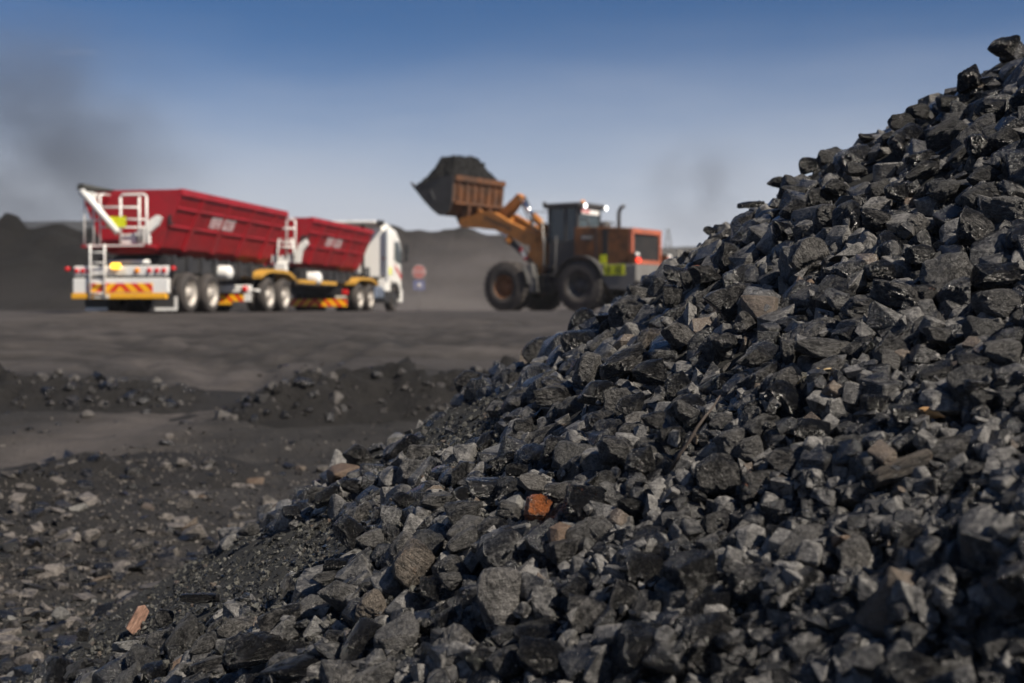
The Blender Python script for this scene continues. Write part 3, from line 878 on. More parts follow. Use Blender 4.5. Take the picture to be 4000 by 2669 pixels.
# a bed of broken pieces first, so that every gap between lumps shows coal
def scatter_heap(n, rmin, rmax, power, fine_reject, sink, rng, lev_label=None, avoid=False, keep_gap=0.0):
    cells = {}
    out = 0; tries = 0
    while out < n and tries < n * 4:
        tries += 1
        # choose by picture area so that the density matches what is seen
        if rng.random() < 0.88:
            px = rng.uniform(-250, 5650); py = rng.uniform(-300, 2850)
            q = _hit_cached(px, py)
            if q is None: continue
            x, y = q[0] + rng.normal() * 0.03, q[1] + rng.normal() * 0.05
        else:
            x, y = rng.uniform(-3.0, 3.6), rng.uniform(1.9, 7.4)
            if heap_h(np.array([[x, y]]))[0] < NEAR_Z + 0.12: continue
        if not (HM0[0] + .1 < x < HM1[0] - .1 and HM0[1] + .1 < y < HM1[1] - .1): continue
        if avoid and near_hero(x, y, 0.0, 0.80): continue
        fz = fineness(x, y)
        if rng.random() < fz * fine_reject: continue
        r = rmin * (rmax / rmin) ** (rng.random() ** power)
        if fz > 0.3: r *= 0.7
        if keep_gap > 0:
            ck = (int(x / 0.25), int(y / 0.25)); bad = False
            for a in (-1, 0, 1):
                for b in (-1, 0, 1):
                    for (X2, Y2, r2) in cells.get((ck[0] + a, ck[1] + b), ()):
                        if (X2 - x) ** 2 + (Y2 - y) ** 2 < ((r + r2) * keep_gap) ** 2: bad = True; break
                    if bad: break
                if bad: break
            if bad: continue
            cells.setdefault(ck, []).append((x, y, r))
        kd = KINDS_[rng.integers(len(KINDS_))]
        k3 = scaled_kind(kd, rng)
        dims = (r * 1.18 * k3[0], r * 1.18 * k3[1], r * 1.18 * k3[2])
        z = hm_mean(x, y, r * 0.7)
        zc = z + dims[2] * (1 - 2 * sink)
        rot = surf_frame(heap_normal(x, y), rng.uniform(0, 6.28), rng, 0.4)
        add_stone((x, y, zc), rot, dims, kd, None)
        hm_add(x, y, zc, r * 0.95, dims[2])
        out += 1
    return out

# cache of ray hits on a coarse pixel grid
_gx = np.arange(-260, 5680, 30.0); _gy = np.arange(-310, 2870, 30.0)
_hitg = np.full((len(_gy), len(_gx), 2), np.nan)
_d = np.linspace(1.3, 9, 420)
for j, py in enumerate(_gy):
    for i, px in enumerate(_gx):
        if py < 2900 - 0.62 * (px + 420): continue
        dx, _, dz = px_dir(px, py)
        z = heap_h(np.stack([dx * _d, _d], 1)) 
        ok = z >= dz * _d
        if ok.any():
            k = int(np.argmax(ok))
            if z[k] > NEAR_Z - 0.03: _hitg[j, i] = (dx * _d[k], _d[k])
def _hit_cached(px, py):
    j = int(round((py + 310) / 30)); i = int(round((px + 260) / 30))
    if 0 <= j < len(_gy) and 0 <= i < len(_gx) and not math.isnan(_hitg[j, i, 0]):
        # move to the exact ray at the cached depth
        return _hitg[j, i]
    return None

srng = np.random.default_rng(77)
n0 = scatter_heap(3500, 0.022, 0.052, 1.2, 1.0, 0.42, srng)
HERO_XY = []
for px, py, w, h, kd, tilt, mk, lab in LP:
    p = heap_hit(px, py + h * 0.18, 0.05)
    d = p[1]
    a, b = w / 2 / F_PX * d, h / 2 / F_PX * d
    c = (a + b) / 2 * lrng.uniform(0.75, 1.0)
    n = heap_normal(p[0], p[1])
    p = heap_hit(px, py, 0.05)
    dx, _, dz = px_dir(px, py)
    # centre: on its sight line, pushed into the slope so that about half of it is bedded
    zs = heap_h(np.array([[p[0], p[1]]]))[0] + 0.04
    cen = np.array(p) + np.array(n) * (0.46 * c)
    if p[2] > zs + 0.01:       # above the crest line: sits on it
        cen = np.array([p[0], p[1], min(p[2], zs + b * 1.05)])
    rot = view_frame(cen, tilt)
    s = add_stone(cen, rot, (a * 1.03, c * 0.96, b * 1.03), kd, MK[mk], lab, True)
    hm_add(cen[0], cen[1], cen[2], (a + c) / 2, b)
    HERO_XY.append((cen[0], cen[1], (a + c) / 2))
def near_hero(x, y, r, k=0.8):
    for X2, Y2, r2 in HERO_XY:
        if (X2 - x) ** 2 + (Y2 - y) ** 2 < ((r + r2) * k) ** 2: return True
    return False
# more lumps in between, then smaller pieces that fill in
def scatter_mid(n, rmin, rmax, gap, rng, sink, fine_reject=1.02):
    pts = list(HERO_XY); made = 0
    arr = np.array(pts)
    for _ in range(n * 14):
        if made >= n: break
        px = rng.uniform(-250, 5650); py = rng.uniform(-300, 2850)
        q = _hit_cached(px, py)
        if q is None: continue
        x, y = q[0] + rng.normal() * 0.02, q[1] + rng.normal() * 0.03
        if not (HM0[0] + .1 < x < HM1[0] - .1 and HM0[1] + .1 < y < HM1[1] - .1): continue
        if rng.random() < fineness(x, y) * fine_reject: continue
        r = rng.uniform(rmin, rmax)
        if px > 2700 and py > 1750 and rng.random() < 0.4: r *= 0.55      # the small rubble low on the slope
        if y < 3.3: r *= 0.78
        dd = np.hypot(arr[:, 0] - x, arr[:, 1] - y)
        if (dd < (arr[:, 2] + r) * gap).any(): continue
        kd = KINDS_[rng.integers(len(KINDS_))]
        k3 = scaled_kind(kd, rng)
        dims = tuple(r * 1.2 * q_ for q_ in k3)
        z = hm_mean(x, y, r * 0.7)
        zc = z + dims[2] * (1 - 2 * sink)
        up = py < 1000  # upper slope takes darker coal: the sun's grazing shade put into the colour
        mk = rng.choice(['n', 'g', 'd', 's', 't'], p=[0.30, 0.66, 0.02, 0.02, 0.0] if up else [0.50, 0.16, 0.22, 0.10, 0.02])
        if y < 3.3 and mk in ('s', 't'): mk = 'n'
        s = add_stone((x, y, zc), surf_frame(heap_normal(x, y), rng.uniform(0, 6.28), rng, 0.45), dims, kd, MK[mk])
        hm_add(x, y, zc, r, dims[2])
        arr = np.concatenate([arr, [[x, y, r]]]); made += 1
        if r > 0.045: HERO_XY.append((x, y, r))
    return made
m1 = scatter_mid(520, 0.046, 0.085, 0.74, srng, 0.31)
m2 = scatter_mid(1200, 0.030, 0.052, 0.70, srng, 0.33)
n3 = scatter_heap(4400, 0.008, 0.027, 1.5, 0.88, 0.36, srng, avoid=True)
print('stones', n0, m1, m2, n3)

# the 300 that show largest become things, the rest one mass
def shown(s):
    return s.r / max(s.c[1], 0.5)
def in_view(s):
    if s.c[1] < 0.8: return False
    px = 2000 + F_PX * s.c[0] / s.c[1]; py = HOR - F_PX * s.c[2] / s.c[1]
    return -60 < px < 4060 and -60 < py < 2730
def above_map(s):
    sl = hm_patch(s.c[0], s.c[1], s.r * 0.5)
    p = HMAP[sl]
    return p.size == 0 or s.c[2] + s.M[1][2] * 0.6 > p.mean() - 0.01
heroes = [s for s in STONES if s.hero]
cand = sorted([s for s in STONES if not s.hero and in_view(s) and s.mat is not None and above_map(s)], key=shown, reverse=True)
THINGS = heroes + cand[:max(0, 300 - len(heroes))]
ids = set(map(id, THINGS))
REST = [s for s in STONES if id(s) not in ids]

def zone_words(s):
    px = 2000 + F_PX * s.c[0] / s.c[1]; py = HOR - F_PX * s.c[2] / s.c[1]
    line = 170 + 0.619 * (3990 - px)
    above = py - line
    if above < 110: return 'on the crest line of the heap'
    if fineness(s.c[0], s.c[1]) > 0.35: return 'lying in the fines of the heap'
    hgt = s.c[2]
    if hgt > 0.35: return 'high on the upper slope of the heap'
    if hgt > -0.25: return 'on the middle slope of the heap'
    if hgt > -0.6: return 'on the lower slope of the heap'
    return 'near the foot of the heap'
MATW = {'coal_lump_dull': 'black', 'coal_lump_dark': 'deep black', 'coal_lump_dusty': 'dusty grey', 'coal_lump_shiny': 'silvery', 'coal_lump_tan': 'brownish', 'coal_lump_rusty': 'rust-coloured', 'coal_lump_spotted': 'rust-specked'}
KDW = {'block': 'blocky coal lump', 'round': 'rounded coal lump', 'slab': 'flat coal slab', 'shard': 'sharp-edged coal shard'}
NAMED = [s for s in THINGS if s.label]
import re as _re
def short_name(lab):
    w = _re.split(r'\b(?:poking|resting|alone|standing|lying|jutting|sticking|leaning|beside|near|next|with|high|in|on|just|behind|glinting|half|spanning|at|among|crusted|stained|under|where|of|below)\b', lab)[0].strip()
    return w
REFS = [(s, short_name(s.label)) for s in NAMED]
REFS = [(s, n) for s, n in REFS if len(n.split()) >= 3]
def relation(s):
    best = min(REFS, key=lambda q: np.linalg.norm(q[0].c - s.c) - q[0].r)
    q, n = best
    if np.linalg.norm(q.c - s.c) > q.r + s.r + 0.22: return None
    up = s.c[2] - q.c[2]
    touch = np.linalg.norm(q.c - s.c) < q.r + s.r + 0.05
    w = 'uphill of' if up > 0.06 else ('downhill of' if up < -0.06 else 'level with')
    return f"{'right ' if False else ''}{'touching and ' if touch else ''}{w} the {n}"
lm_count = 0
for s in THINGS:
    mat = s.mat
    opts = by_kind[s.kd]
    vi = opts[int(lrng.integers(len(opts)))]
    rot, dims = s.M
    o = bpy.data.objects.new('coal_lump', lump_mesh(vi, M_COAL[0]))
    COL.objects.link(o)
    o.material_slots[0].link = 'OBJECT'; o.material_slots[0].material = mat
    # spin the shape by quarter turns so that copies of one mesh differ
    o.matrix_world = Matrix.Translation(Vector(s.c)) @ rot.to_4x4() @ Matrix.Diagonal((dims[0] * lrng.choice([-1, 1]), dims[1] * lrng.choice([-1, 1]), dims[2] * lrng.choice([-1, 1]), 1))
    lab = s.label
    if not lab:
        size = 'big' if s.r > 0.085 else ('fist-sized' if s.r > 0.05 else 'small')
        rel = relation(s)
        lab = f"{size} {MATW[mat.name]} {KDW[s.kd]} {rel or zone_words(s)}"
    tag(o, lab, 'coal lump', 'loose coal lumps on the near heap')

def merge_stones(name, items, levels, mats, rng, label=None, smooth_from=2, parent=None):
    """many stones -> one mesh"""
    Vs, Fs, b = [], [], 0
    for s in items:
        rot, dims = s.M
        app = s.r / max(s.c[1], 1.0)
        lev = levels(app)
        pool = VAR[lev]
        kd, V, Fc = pool[int(rng.integers(len(pool)))]
        A = np.array(rot) @ np.diag(np.array(dims) * rng.choice([-1, 1], 3))
        if np.linalg.det(A) < 0: A[:, 0] *= -1
        Vs.append(V @ A.T + s.c); Fs.append(Fc + b); b += len(V)
    V = np.concatenate(Vs); Fc = np.concatenate(Fs)
    me = fast_mesh(name, V, Fc, 3, False)
    me.materials.append(mats)
    o = link(name, me, None, parent)
    tag(o, label, None, None, 'stuff')
    return o, len(Fc)
_, nt1 = merge_stones('loose_coal', REST, lambda a: 2 if a > 0.016 else (1 if a > 0.0072 else 0), M_STUFF, np.random.default_rng(5), 'countless smaller pieces of broken coal covering the heap')

# gravel and grit in the zones of fines and in the gaps
def mk_stone(x, y, z, r, M, dims):
    s = St(); s.c = np.array((x, y, z)); s.r = r; s.M = (M, dims); return s
def rand_rot(rng):
    return Euler(rng.uniform(0, 6.28, 3)).to_matrix()
grng = np.random.default_rng(9)
grit = []
cand_xy = []
for _ in range(70000):
    q = _hit_cached(grng.uniform(-250, 2100), grng.uniform(1500, 2850)) if grng.random() < 0.7 else _hit_cached(grng.uniform(-250, 5600), grng.uniform(-300, 2850))
    if q is not None: cand_xy.append(q)
cand_xy = np.array(cand_xy); cand_xy = cand_xy + grng.normal(size=cand_xy.shape) * np.array([0.05, 0.08])
ok = (cand_xy[:, 0] > HM0[0] + .05) & (cand_xy[:, 0] < HM1[0] - .05) & (cand_xy[:, 1] > HM0[1] + .05) & (cand_xy[:, 1] < HM1[1] - .05)
cand_xy = cand_xy[ok]
h0s = heap_h(cand_xy)
zbs = HMAP[((cand_xy[:, 1] - HM0[1]) / HMR).astype(int), ((cand_xy[:, 0] - HM0[0]) / HMR).astype(int)]
for (x, y), h0, zb in zip(cand_xy, h0s, zbs):
    if zb > h0 + 0.05 or h0 < NEAR_Z - 0.06: continue
    if grng.random() > 0.35 + fineness(x, y): continue
    r = 0.0028 * (4.4) ** (grng.random() ** 2.2)
    grit.append(mk_stone(x, y, max(zb, h0) + r * 0.35, r, rand_rot(grng), (r * 1.3, r, r * 0.75)))
_, nt2 = merge_stones('gravel', grit, lambda a: 0, M_GRAVEL, np.random.default_rng(6), 'fine coal gravel and grit between the lumps')

# rubble on the ground in front and on the banks
_dt = np.linspace(60, 4.5, 6000)
_pyt = HOR - F_PX * ground_base(_dt) / _dt
def ground_many(px, py):
    d_ = np.interp(py, _pyt, _dt)
    return np.stack([(px - 2000) / F_PX * d_, d_], 1)
def ground_top(P):
    z = np.maximum(ground_h(P), heap_h(P))
    for hf, (x0, x1, y0, y1) in BANKS:
        sel = (P[:, 0] > x0) & (P[:, 0] < x1) & (P[:, 1] > y0) & (P[:, 1] < y1)
        if sel.any(): z[sel] = np.maximum(z[sel], hf(P[sel]))
    return z
rr_ = np.random.default_rng(15)
def zone(n, x0, x1, y0, y1, pw=1.0):
    return rr_.uniform(x0, x1, n), y0 + (y1 - y0) * rr_.random(n) ** pw
rub = []; rub2 = []
for (n, x0, x1, y0, y1, pw, rm) in ((6800, -150, 1500, 1790, 2760, 0.9, 0.9), (3200, -1900, -150, 1790, 2760, 0.9, 0.9), (700, 800, 2300, 1390, 1640, 1, 0.7), (500, -150, 1000, 1480, 1740, 1, 0.7), (900, -150, 1800, 1600, 1900, 1, 0.5)):
    P = ground_many(*zone(n, x0, x1, y0, y1, pw))
    keep = heap_h(P) < ground_base(P[:, 1]) + 0.05
    keep &= rr_.random(n) < 0.25 + 1.1 * smooth01(0.5 + 0.9 * vnoise(P, 1.1, 5.0))
    keep &= (dist_poly(P, TRACK) > 0.55) | (rr_.random(n) > 0.93)
    P = P[keep]; Z = ground_top(P)
    for (x, y), z in zip(P, Z):
        r = rm * 0.0065 * 14 ** (rr_.random() ** 3.2)
        k3 = scaled_kind(('block', 'slab', 'shard', 'slab')[rr_.integers(4)], rr_)
        (rub2 if rm in (0.7,) else rub).append(mk_stone(x, y, z - r * k3[2] * 0.05, r, surf_frame(Vector((0, 0, 1)), rr_.uniform(0, 6.28), rr_, 0.3), tuple(r * 1.2 * q for q in k3)))
_, nt3 = merge_stones('rubble', rub, lambda a: 2 if a > 0.010 else (1 if a > 0.0030 else 0), M_STUFF_D, np.random.default_rng(8), 'scattered coal rubble on the ground and the low banks')
bk = list(rub2)
for hf, (x0, x1, y0, y1), n in ((*BANKS[0], 3900), (*BANKS[1], 2600)):
    P = np.stack([rr_.uniform(x0, x1, n), rr_.uniform(y0, y1, n)], 1); Z = hf(P)
    keep = (Z > ground_base(P[:, 1]) + 0.05) & (rr_.random(n) < 0.3 + smooth01(0.5 + vnoise(P, 1.3, 7.0)))
    for (x, y), z in zip(P[keep], Z[keep]):
        r = 0.014 * 5.5 ** (rr_.random() ** 2.2)
        k3 = scaled_kind('block', rr_)
        bk.append(mk_stone(x, y, z + r * 0.1, r, surf_frame(Vector((0, 0, 1)), rr_.uniform(0, 6.28), rr_, 0.6), tuple(r * 1.2 * q for q in k3)))
merge_stones('bank_rubble', bk, lambda a: 1 if a > 0.0026 else 0, M_BANKST, np.random.default_rng(18), 'dark coal rubble covering the low banks')
P = ground_many(*zone(22000, -1300, 1750, 1700, 2760, 0.8)); P = P + rr_.normal(size=P.shape) * np.array([0.02, 0.05])
keep = (heap_h(P) < ground_base(P[:, 1]) + 0.06) & ((dist_poly(P, TRACK) > 0.6) | (rr_.random(len(P)) > 0.85))
P = P[keep]; Z = ground_top(P)
gr2 = []
for (x, y), z in zip(P, Z):
    r = 0.004 * 3.6 ** (rr_.random() ** 1.6)
    gr2.append(mk_stone(x, y, z + r * 0.3, r, rand_rot(rr_), (r * 1.4, r, r * 0.7)))
_, nt4 = merge_stones('ground_gravel', gr2, lambda a: 0, M_STUFF_D, np.random.default_rng(28), 'fine loose coal gravel on the ground before the heap')
print('tris', nt4, len(bk), nt1, nt2, nt3, 'rest', len(REST), 'things', len(THINGS))

# ------------------------------------------------------------------ small finds on the heap
def heap_pt(px, py, up=0.02):
    p = heap_hit(px, py); n = heap_normal(p[0], p[1])
    return Vector(p) + n * up
M_TWIG = paint('dry_twig', (0.055, 0.042, 0.033), 0.8, dirt=0.2)
M_STRAW = paint('dry_straw', (0.42, 0.31, 0.16), 0.7, dirt=0.15)
M_WOOD, nt, p_, _o = mat_new('split_wood')
tc = N(nt, 'ShaderNodeTexCoord'); mp = N(nt, 'ShaderNodeMapping'); mp.inputs['Scale'].default_value = (30, 120, 120)
nt.links.new(tc.outputs['Object'], mp.inputs[0]); nn = noise(nt, mp.outputs[0], 1.0, 5, 0.7)
rw = ramp(nt, nn.outputs[0], [(0.34, (0.06, 0.036, 0.026)), (0.5, (0.20, 0.11, 0.075)), (0.68, (0.30, 0.19, 0.14))])
nt.links.new(rw.outputs[0], p_.inputs['Base Color']); p_.inputs['Roughness'].default_value = 0.8
a, b_ = heap_pt(2650, 1895, 0.05), heap_pt(2885, 1715, 0.13)
mid = (a + b_) / 2 + Vector((0, -0.03, 0.02))
MB().tube([a.lerp(b_, k / 6) + Vector((0, -0.03 * math.sin(k / 6 * math.pi), 0.015 * math.sin(k / 6 * math.pi) + 0.003 * math.sin(k * 2.3))) for k in range(7)], [0.005, 0.005, 0.0045, 0.004, 0.0035, 0.003, 0.002], 6).build('twig', M_TWIG, None, label='thin dark twig leaning across lumps by the large upright block', cat='twig')
a, b_ = heap_pt(3150, 1592, 0.07), heap_pt(3300, 1560, 0.08)
MB().tube([a.lerp(b_, k / 8) + Vector((0, -0.02 * math.sin(k / 8 * math.pi), 0.02 * math.sin(k / 8 * math.pi) + 0.004 * math.sin(k * 2.1))) for k in range(9)], 0.0022, 5).build('straw', M_STRAW, None, label='single pale yellow straw lying over two lumps', cat='straw')
c = heap_pt(555, 2452, 0.035)
wm = MB().prism([(-0.055, -0.02), (-0.03, -0.032), (0.05, -0.022), (0.062, 0.006), (0.045, 0.026), (-0.045, 0.022)], -0.007, 0.007, 'z')
wo = wm.build('wood_chip', M_WOOD, None, bevel=0.002, label='flat reddish-brown split wood chip lying on the fines', cat='wood chip')
wo.matrix_world = Matrix.Translation(c) @ view_frame(c, 58).to_4x4() @ Matrix.Rotation(R(72), 4, 'X')
c = heap_pt(3665, 1706, 0.06)
lm = MB()
lv = []
for i in range(7):
    u = i / 6; w = 0.014 * math.sin(math.pi * min(u * 1.05, 1)) + 0.0008
    lv += [(u * 0.07 - 0.035, -w, 0.006 * math.sin(u * 3)), (u * 0.07 - 0.035, 0, 0.012 * math.sin(u * 3.1) - 0.004), (u * 0.07 - 0.035, w, 0.008 * math.sin(u * 3.4))]
lf = []
for i in range(6):
    for k in range(2): lf.append((i * 3 + k, i * 3 + k + 1, i * 3 + k + 4, i * 3 + k + 3))
lm._add(lv, lf, True)
lo = lm.build('dry_leaf', paint('dead_leaf', (0.42, 0.24, 0.10), 0.7, dirt=0.1), None, label='curled dry orange-brown leaf caught among coal lumps', cat='leaf')
sm_ = lo.modifiers.new('thickness', 'SOLIDIFY'); sm_.thickness = 0.0012
lo.matrix_world = Matrix.Translation(c) @ view_frame(c, -6).to_4x4() @ Matrix.Rotation(R(60), 4, 'X')

# ------------------------------------------------------------------ vehicle materials
M_RED = paint('trailer_red', (0.33, 0.007, 0.015), 0.42, dirt=0.6, dirt_col=(0.085, 0.018, 0.018), dscale=1.3)
M_WHITE = paint('white_paint', (0.82, 0.81, 0.77), 0.4, dirt=0.2, dirt_col=(0.36, 0.33, 0.30), dscale=1.4)
M_CAB = paint('cab_white', (0.88, 0.86, 0.80), 0.4, dirt=0.06, dirt_col=(0.45, 0.42, 0.38), dscale=1.0, coat=0.3)
M_YEL = paint('reflective_yellow', (0.85, 0.42, 0.02), 0.4, dirt=0.2)
M_MUDG = paint('mudguard_yellow', (0.55, 0.30, 0.045), 0.5, dirt=0.3)
M_BLACK = paint('chassis_black', (0.022, 0.023, 0.026), 0.5, dirt=0.5, dirt_col=(0.06, 0.055, 0.052))
M_TYRE = paint('tyre_rubber', (0.035, 0.031, 0.029), 0.8, dirt=0.9, dirt_col=(0.095, 0.080, 0.071), dscale=2)
M_STEEL = paint('bright_steel', (0.50, 0.46, 0.41), 0.45, metal=0.2, dirt=0.6, dirt_col=(0.25, 0.22, 0.19))
M_CHROME = paint('cylinder_chrome', (0.80, 0.80, 0.82), 0.16, metal=1.0, dirt=0.05)
M_REDL = paint('red_lens', (0.60, 0.015, 0.015), 0.2, dirt=0.1, coat=0.5)
M_ORL = paint('amber_lens', (0.80, 0.26, 0.01), 0.2, dirt=0.1, coat=0.5)
M_AMBER_ON = emis('amber_lamp_lit', (1.0, 0.50, 0.03), 2.4)
M_WHITE_ON = emis('work_lamp_lit', (1.0, 0.98, 0.95), 2.4)
M_RED_ON = emis('tail_lamp_lit', (1.0, 0.06, 0.03), 1.1)
M_LIME = paint('lime_sign', (0.72, 0.76, 0.01), 0.5, dirt=0.12)
M_TARP = paint('rolled_tarp', (0.030, 0.032, 0.028), 0.7, dirt=0.3)
M_GLASS, nt, p_, _ = mat_new('tinted_glass')
p_.inputs['Base Color'].default_value = (0.10, 0.14, 0.16, 1); p_.inputs['Roughness'].default_value = 0.06; p_.inputs['Transmission Weight'].default_value = 0.55; p_.inputs['IOR'].default_value = 1.45
M_LETW = paint('white_lettering', (0.75, 0.62, 0.62), 0.5, dirt=0.1)
M_LETD = paint('dark_lettering', (0.03, 0.025, 0.02), 0.6, dirt=0.1)
M_LETR = paint('red_lettering', (0.55, 0.02, 0.03), 0.5, dirt=0.1)
M_PLATE = paint('number_plate', (0.75, 0.72, 0.62), 0.5, dirt=0.2)
M_BLUE = paint('tank_grey_blue', (0.16, 0.20, 0.27), 0.35, metal=0.3, dirt=0.35)

M_GREYF = paint('fairing_grey', (0.40, 0.42, 0.45), 0.4, dirt=0.2)
def chevron(name, period=0.34, slope=1.0, flip=0.0):
    m, nt, p, out = mat_new(name)
    tc = N(nt, 'ShaderNodeTexCoord'); sx = N(nt, 'ShaderNodeSeparateXYZ'); nt.links.new(tc.outputs['Object'], sx.inputs[0])
    ax = math_(nt, 'ABSOLUTE', math_(nt, 'SUBTRACT', sx.outputs[0], flip))
    v = math_(nt, 'FRACT', math_(nt, 'DIVIDE', math_(nt, 'ADD', ax, math_(nt, 'MULTIPLY', sx.outputs[2], slope)), period))
    g = math_(nt, 'GREATER_THAN', v, 0.46)
    c = mixc(nt, g, (0.70, 0.03, 0.012), (1.0, 0.50, 0.01))
    nt.links.new(c, p.inputs['Base Color']); p.inputs['Roughness'].default_value = 0.35
    return m
M_CHEV = chevron('chevron_tape')

def wheel(parent, x_out, y, r=0.52, w=0.58, side=1, dual=True, rim_mat=None, loader=False, name='wheel'):
    """a wheel with its axle along x; x_out is the outer face of the tyre"""
    rim_mat = rim_mat or M_STEEL
    def prof(x0, x1, r_in):
        b = 0.12 * r
        return [(x0 + 0.03 * side, r_in), (x0, r_in + 0.25 * (r - r_in)), (x0, r - b * 1.3), (x0 + b * 0.6 * side, r - 0.02), (x0 + b * 1.4 * side, r), (x1 - b * 1.4 * side, r), (x1 - b * 0.6 * side, r - 0.02), (x1, r - b * 1.3), (x1, r_in + 0.25 * (r - r_in)), (x1 - 0.03 * side, r_in)]
    m = MB()
    r_in = r * (0.64 if not loader else 0.48)
    s = -side
    side_ = s
    if dual:
        m.lathe([(a, b) for a, b in prof2(x_out, side, w * 0.46, r, r_in)], (0, y, r), 'x', 40)
        m.lathe([(a, b) for a, b in prof2(x_out - side * w * 0.54, side, w * 0.46, r, r_in)], (0, y, r), 'x', 40)
    else:
        m.lathe(prof2(x_out, side, w, r, r_in), (0, y, r), 'x', 44)
    if loader:      # lugged tread
        nl = 26
        for k in range(nl):
            for hs in (0, 1):
                t_ = 2 * math.pi * (k + 0.5 * hs) / nl
                Mx = Matrix.Translation((0, y, r)) @ Matrix.Rotation(t_, 4, 'X')
                xa = x_out - side * w * (0.03 if hs == 0 else 0.52); xb = x_out - side * w * (0.48 if hs == 0 else 0.97)
                m.box(min(xa, xb), max(xa, xb), -0.05, 0.05, r - 0.03, r + 0.022, Mx)
    t = m.build(name, M_TYRE, parent)
    rm = MB()
    d = side
    if loader:
        pr = [(x_out - d * 0.02, r_in), (x_out - d * 0.05, r_in * 0.93), (x_out - d * 0.20, r_in * 0.86), (x_out - d * 0.26, r_in * 0.55), (x_out - d * 0.18, r_in * 0.45), (x_out - d * 0.16, r_in * 0.2), (x_out - d * 0.16, 0.001)]
    elif dual:
        pr = [(x_out - d * 0.015, r_in), (x_out - d * 0.03, r_in * 0.93), (x_out - d * 0.13, r_in * 0.84), (x_out - d * 0.15, r_in * 0.62), (x_out - d * 0.14, r_in * 0.45), (x_out - d * 0.02, r_in * 0.40), (x_out - d * 0.01, r_in * 0.2), (x_out - d * 0.005, 0.001)]
    else:
        pr = [(x_out - d * 0.015, r_in), (x_out - d * 0.03, r_in * 0.93), (x_out - d * 0.06, r_in * 0.84), (x_out + d * 0.02, r_in * 0.55), (x_out + d * 0.03, r_in * 0.3), (x_out + d * 0.05, 0.001)]
    rm.lathe(pr, (0, y, r), 'x', 32)
    rm.build('rim', rim_mat, t)
    nut = MB()
    for k in range(10):
        a = 2 * math.pi * k / 10
        nx = x_out - d * (0.2 if loader else 0.13)
        nut.tube([(nx - 0.0, y + math.cos(a) * r_in * 0.66, r + math.sin(a) * r_in * 0.66), (nx + d * 0.05, y + math.cos(a) * r_in * 0.66, r + math.sin(a) * r_in * 0.66)], 0.018, 6)
    nut.build('wheel_nuts', rim_mat, t, kind='stuff')
    return t
def prof2(x0, side, w, r, r_in):
    d = -side
    b = 0.13 * r
    return [(x0 + d * 0.04, r_in), (x0 + d * 0.005, r_in + 0.02), (x0, r_in + 0.4 * (r - r_in)), (x0 + d * b * 0.15, r - b * 0.9), (x0 + d * b * 0.5, r - b * 0.22), (x0 + d * b * 1.1, r),
            (x0 + d * (w - b * 1.1), r), (x0 + d * (w - b * 0.5), r - b * 0.22), (x0 + d * (w - b * 0.15), r - b * 0.9), (x0 + d * w, r_in + 0.4 * (r - r_in)), (x0 + d * (w - 0.005), r_in + 0.02), (x0 + d * (w - 0.04), r_in)]

def glyphs(m, n, x0, x1, z0, z1, fn, seed, th=0.004, rows=1):
    """unreadable strokes the size of blurred letters; fn maps (u, z) on the panel to a point, along u"""
    rg = random.Random(seed)
    cw = (x1 - x0) / n
    for k in range(n):
        a = x0 + k * cw + cw * 0.1; b = a + cw * 0.75
        sw = cw * 0.24
        strokes = [(a, a + sw, z0, z1)]
        if rg.random() < 0.7: strokes.append((b - sw, b, z0, z1 - (z1 - z0) * rg.choice([0, 0.4])))
        for q in rg.sample([0.0, 0.4, 0.8], 2): strokes.append((a, b, z0 + (z1 - z0) * q, z0 + (z1 - z0) * (q + 0.2)))
        for (p0, p1, q0, q1) in strokes:
            vs = [fn(p0, q0, 0), fn(p1, q0, 0), fn(p1, q1, 0), fn(p0, q1, 0), fn(p0, q0, th), fn(p1, q0, th), fn(p1, q1, th), fn(p0, q1, th)]
            m._add(vs, [(0, 3, 2, 1), (4, 5, 6, 7), (0, 1, 5, 4), (1, 2, 6, 5), (2, 3, 7, 6), (3, 0, 4, 7)])
            th += 0.00015
    return m

# ------------------------------------------------------------------ the tipper truck and its two trailers
HEAD = Vector((0.17, 0.985)).normalized()
RZ = -math.atan2(HEAD.x, HEAD.y)
TRK = Vector((-9.52, 31.81))
TZ = YARD_Z - 0.02
def along(t):
    return (TRK.x + HEAD.x * t, TRK.y + HEAD.y * t, TZ)

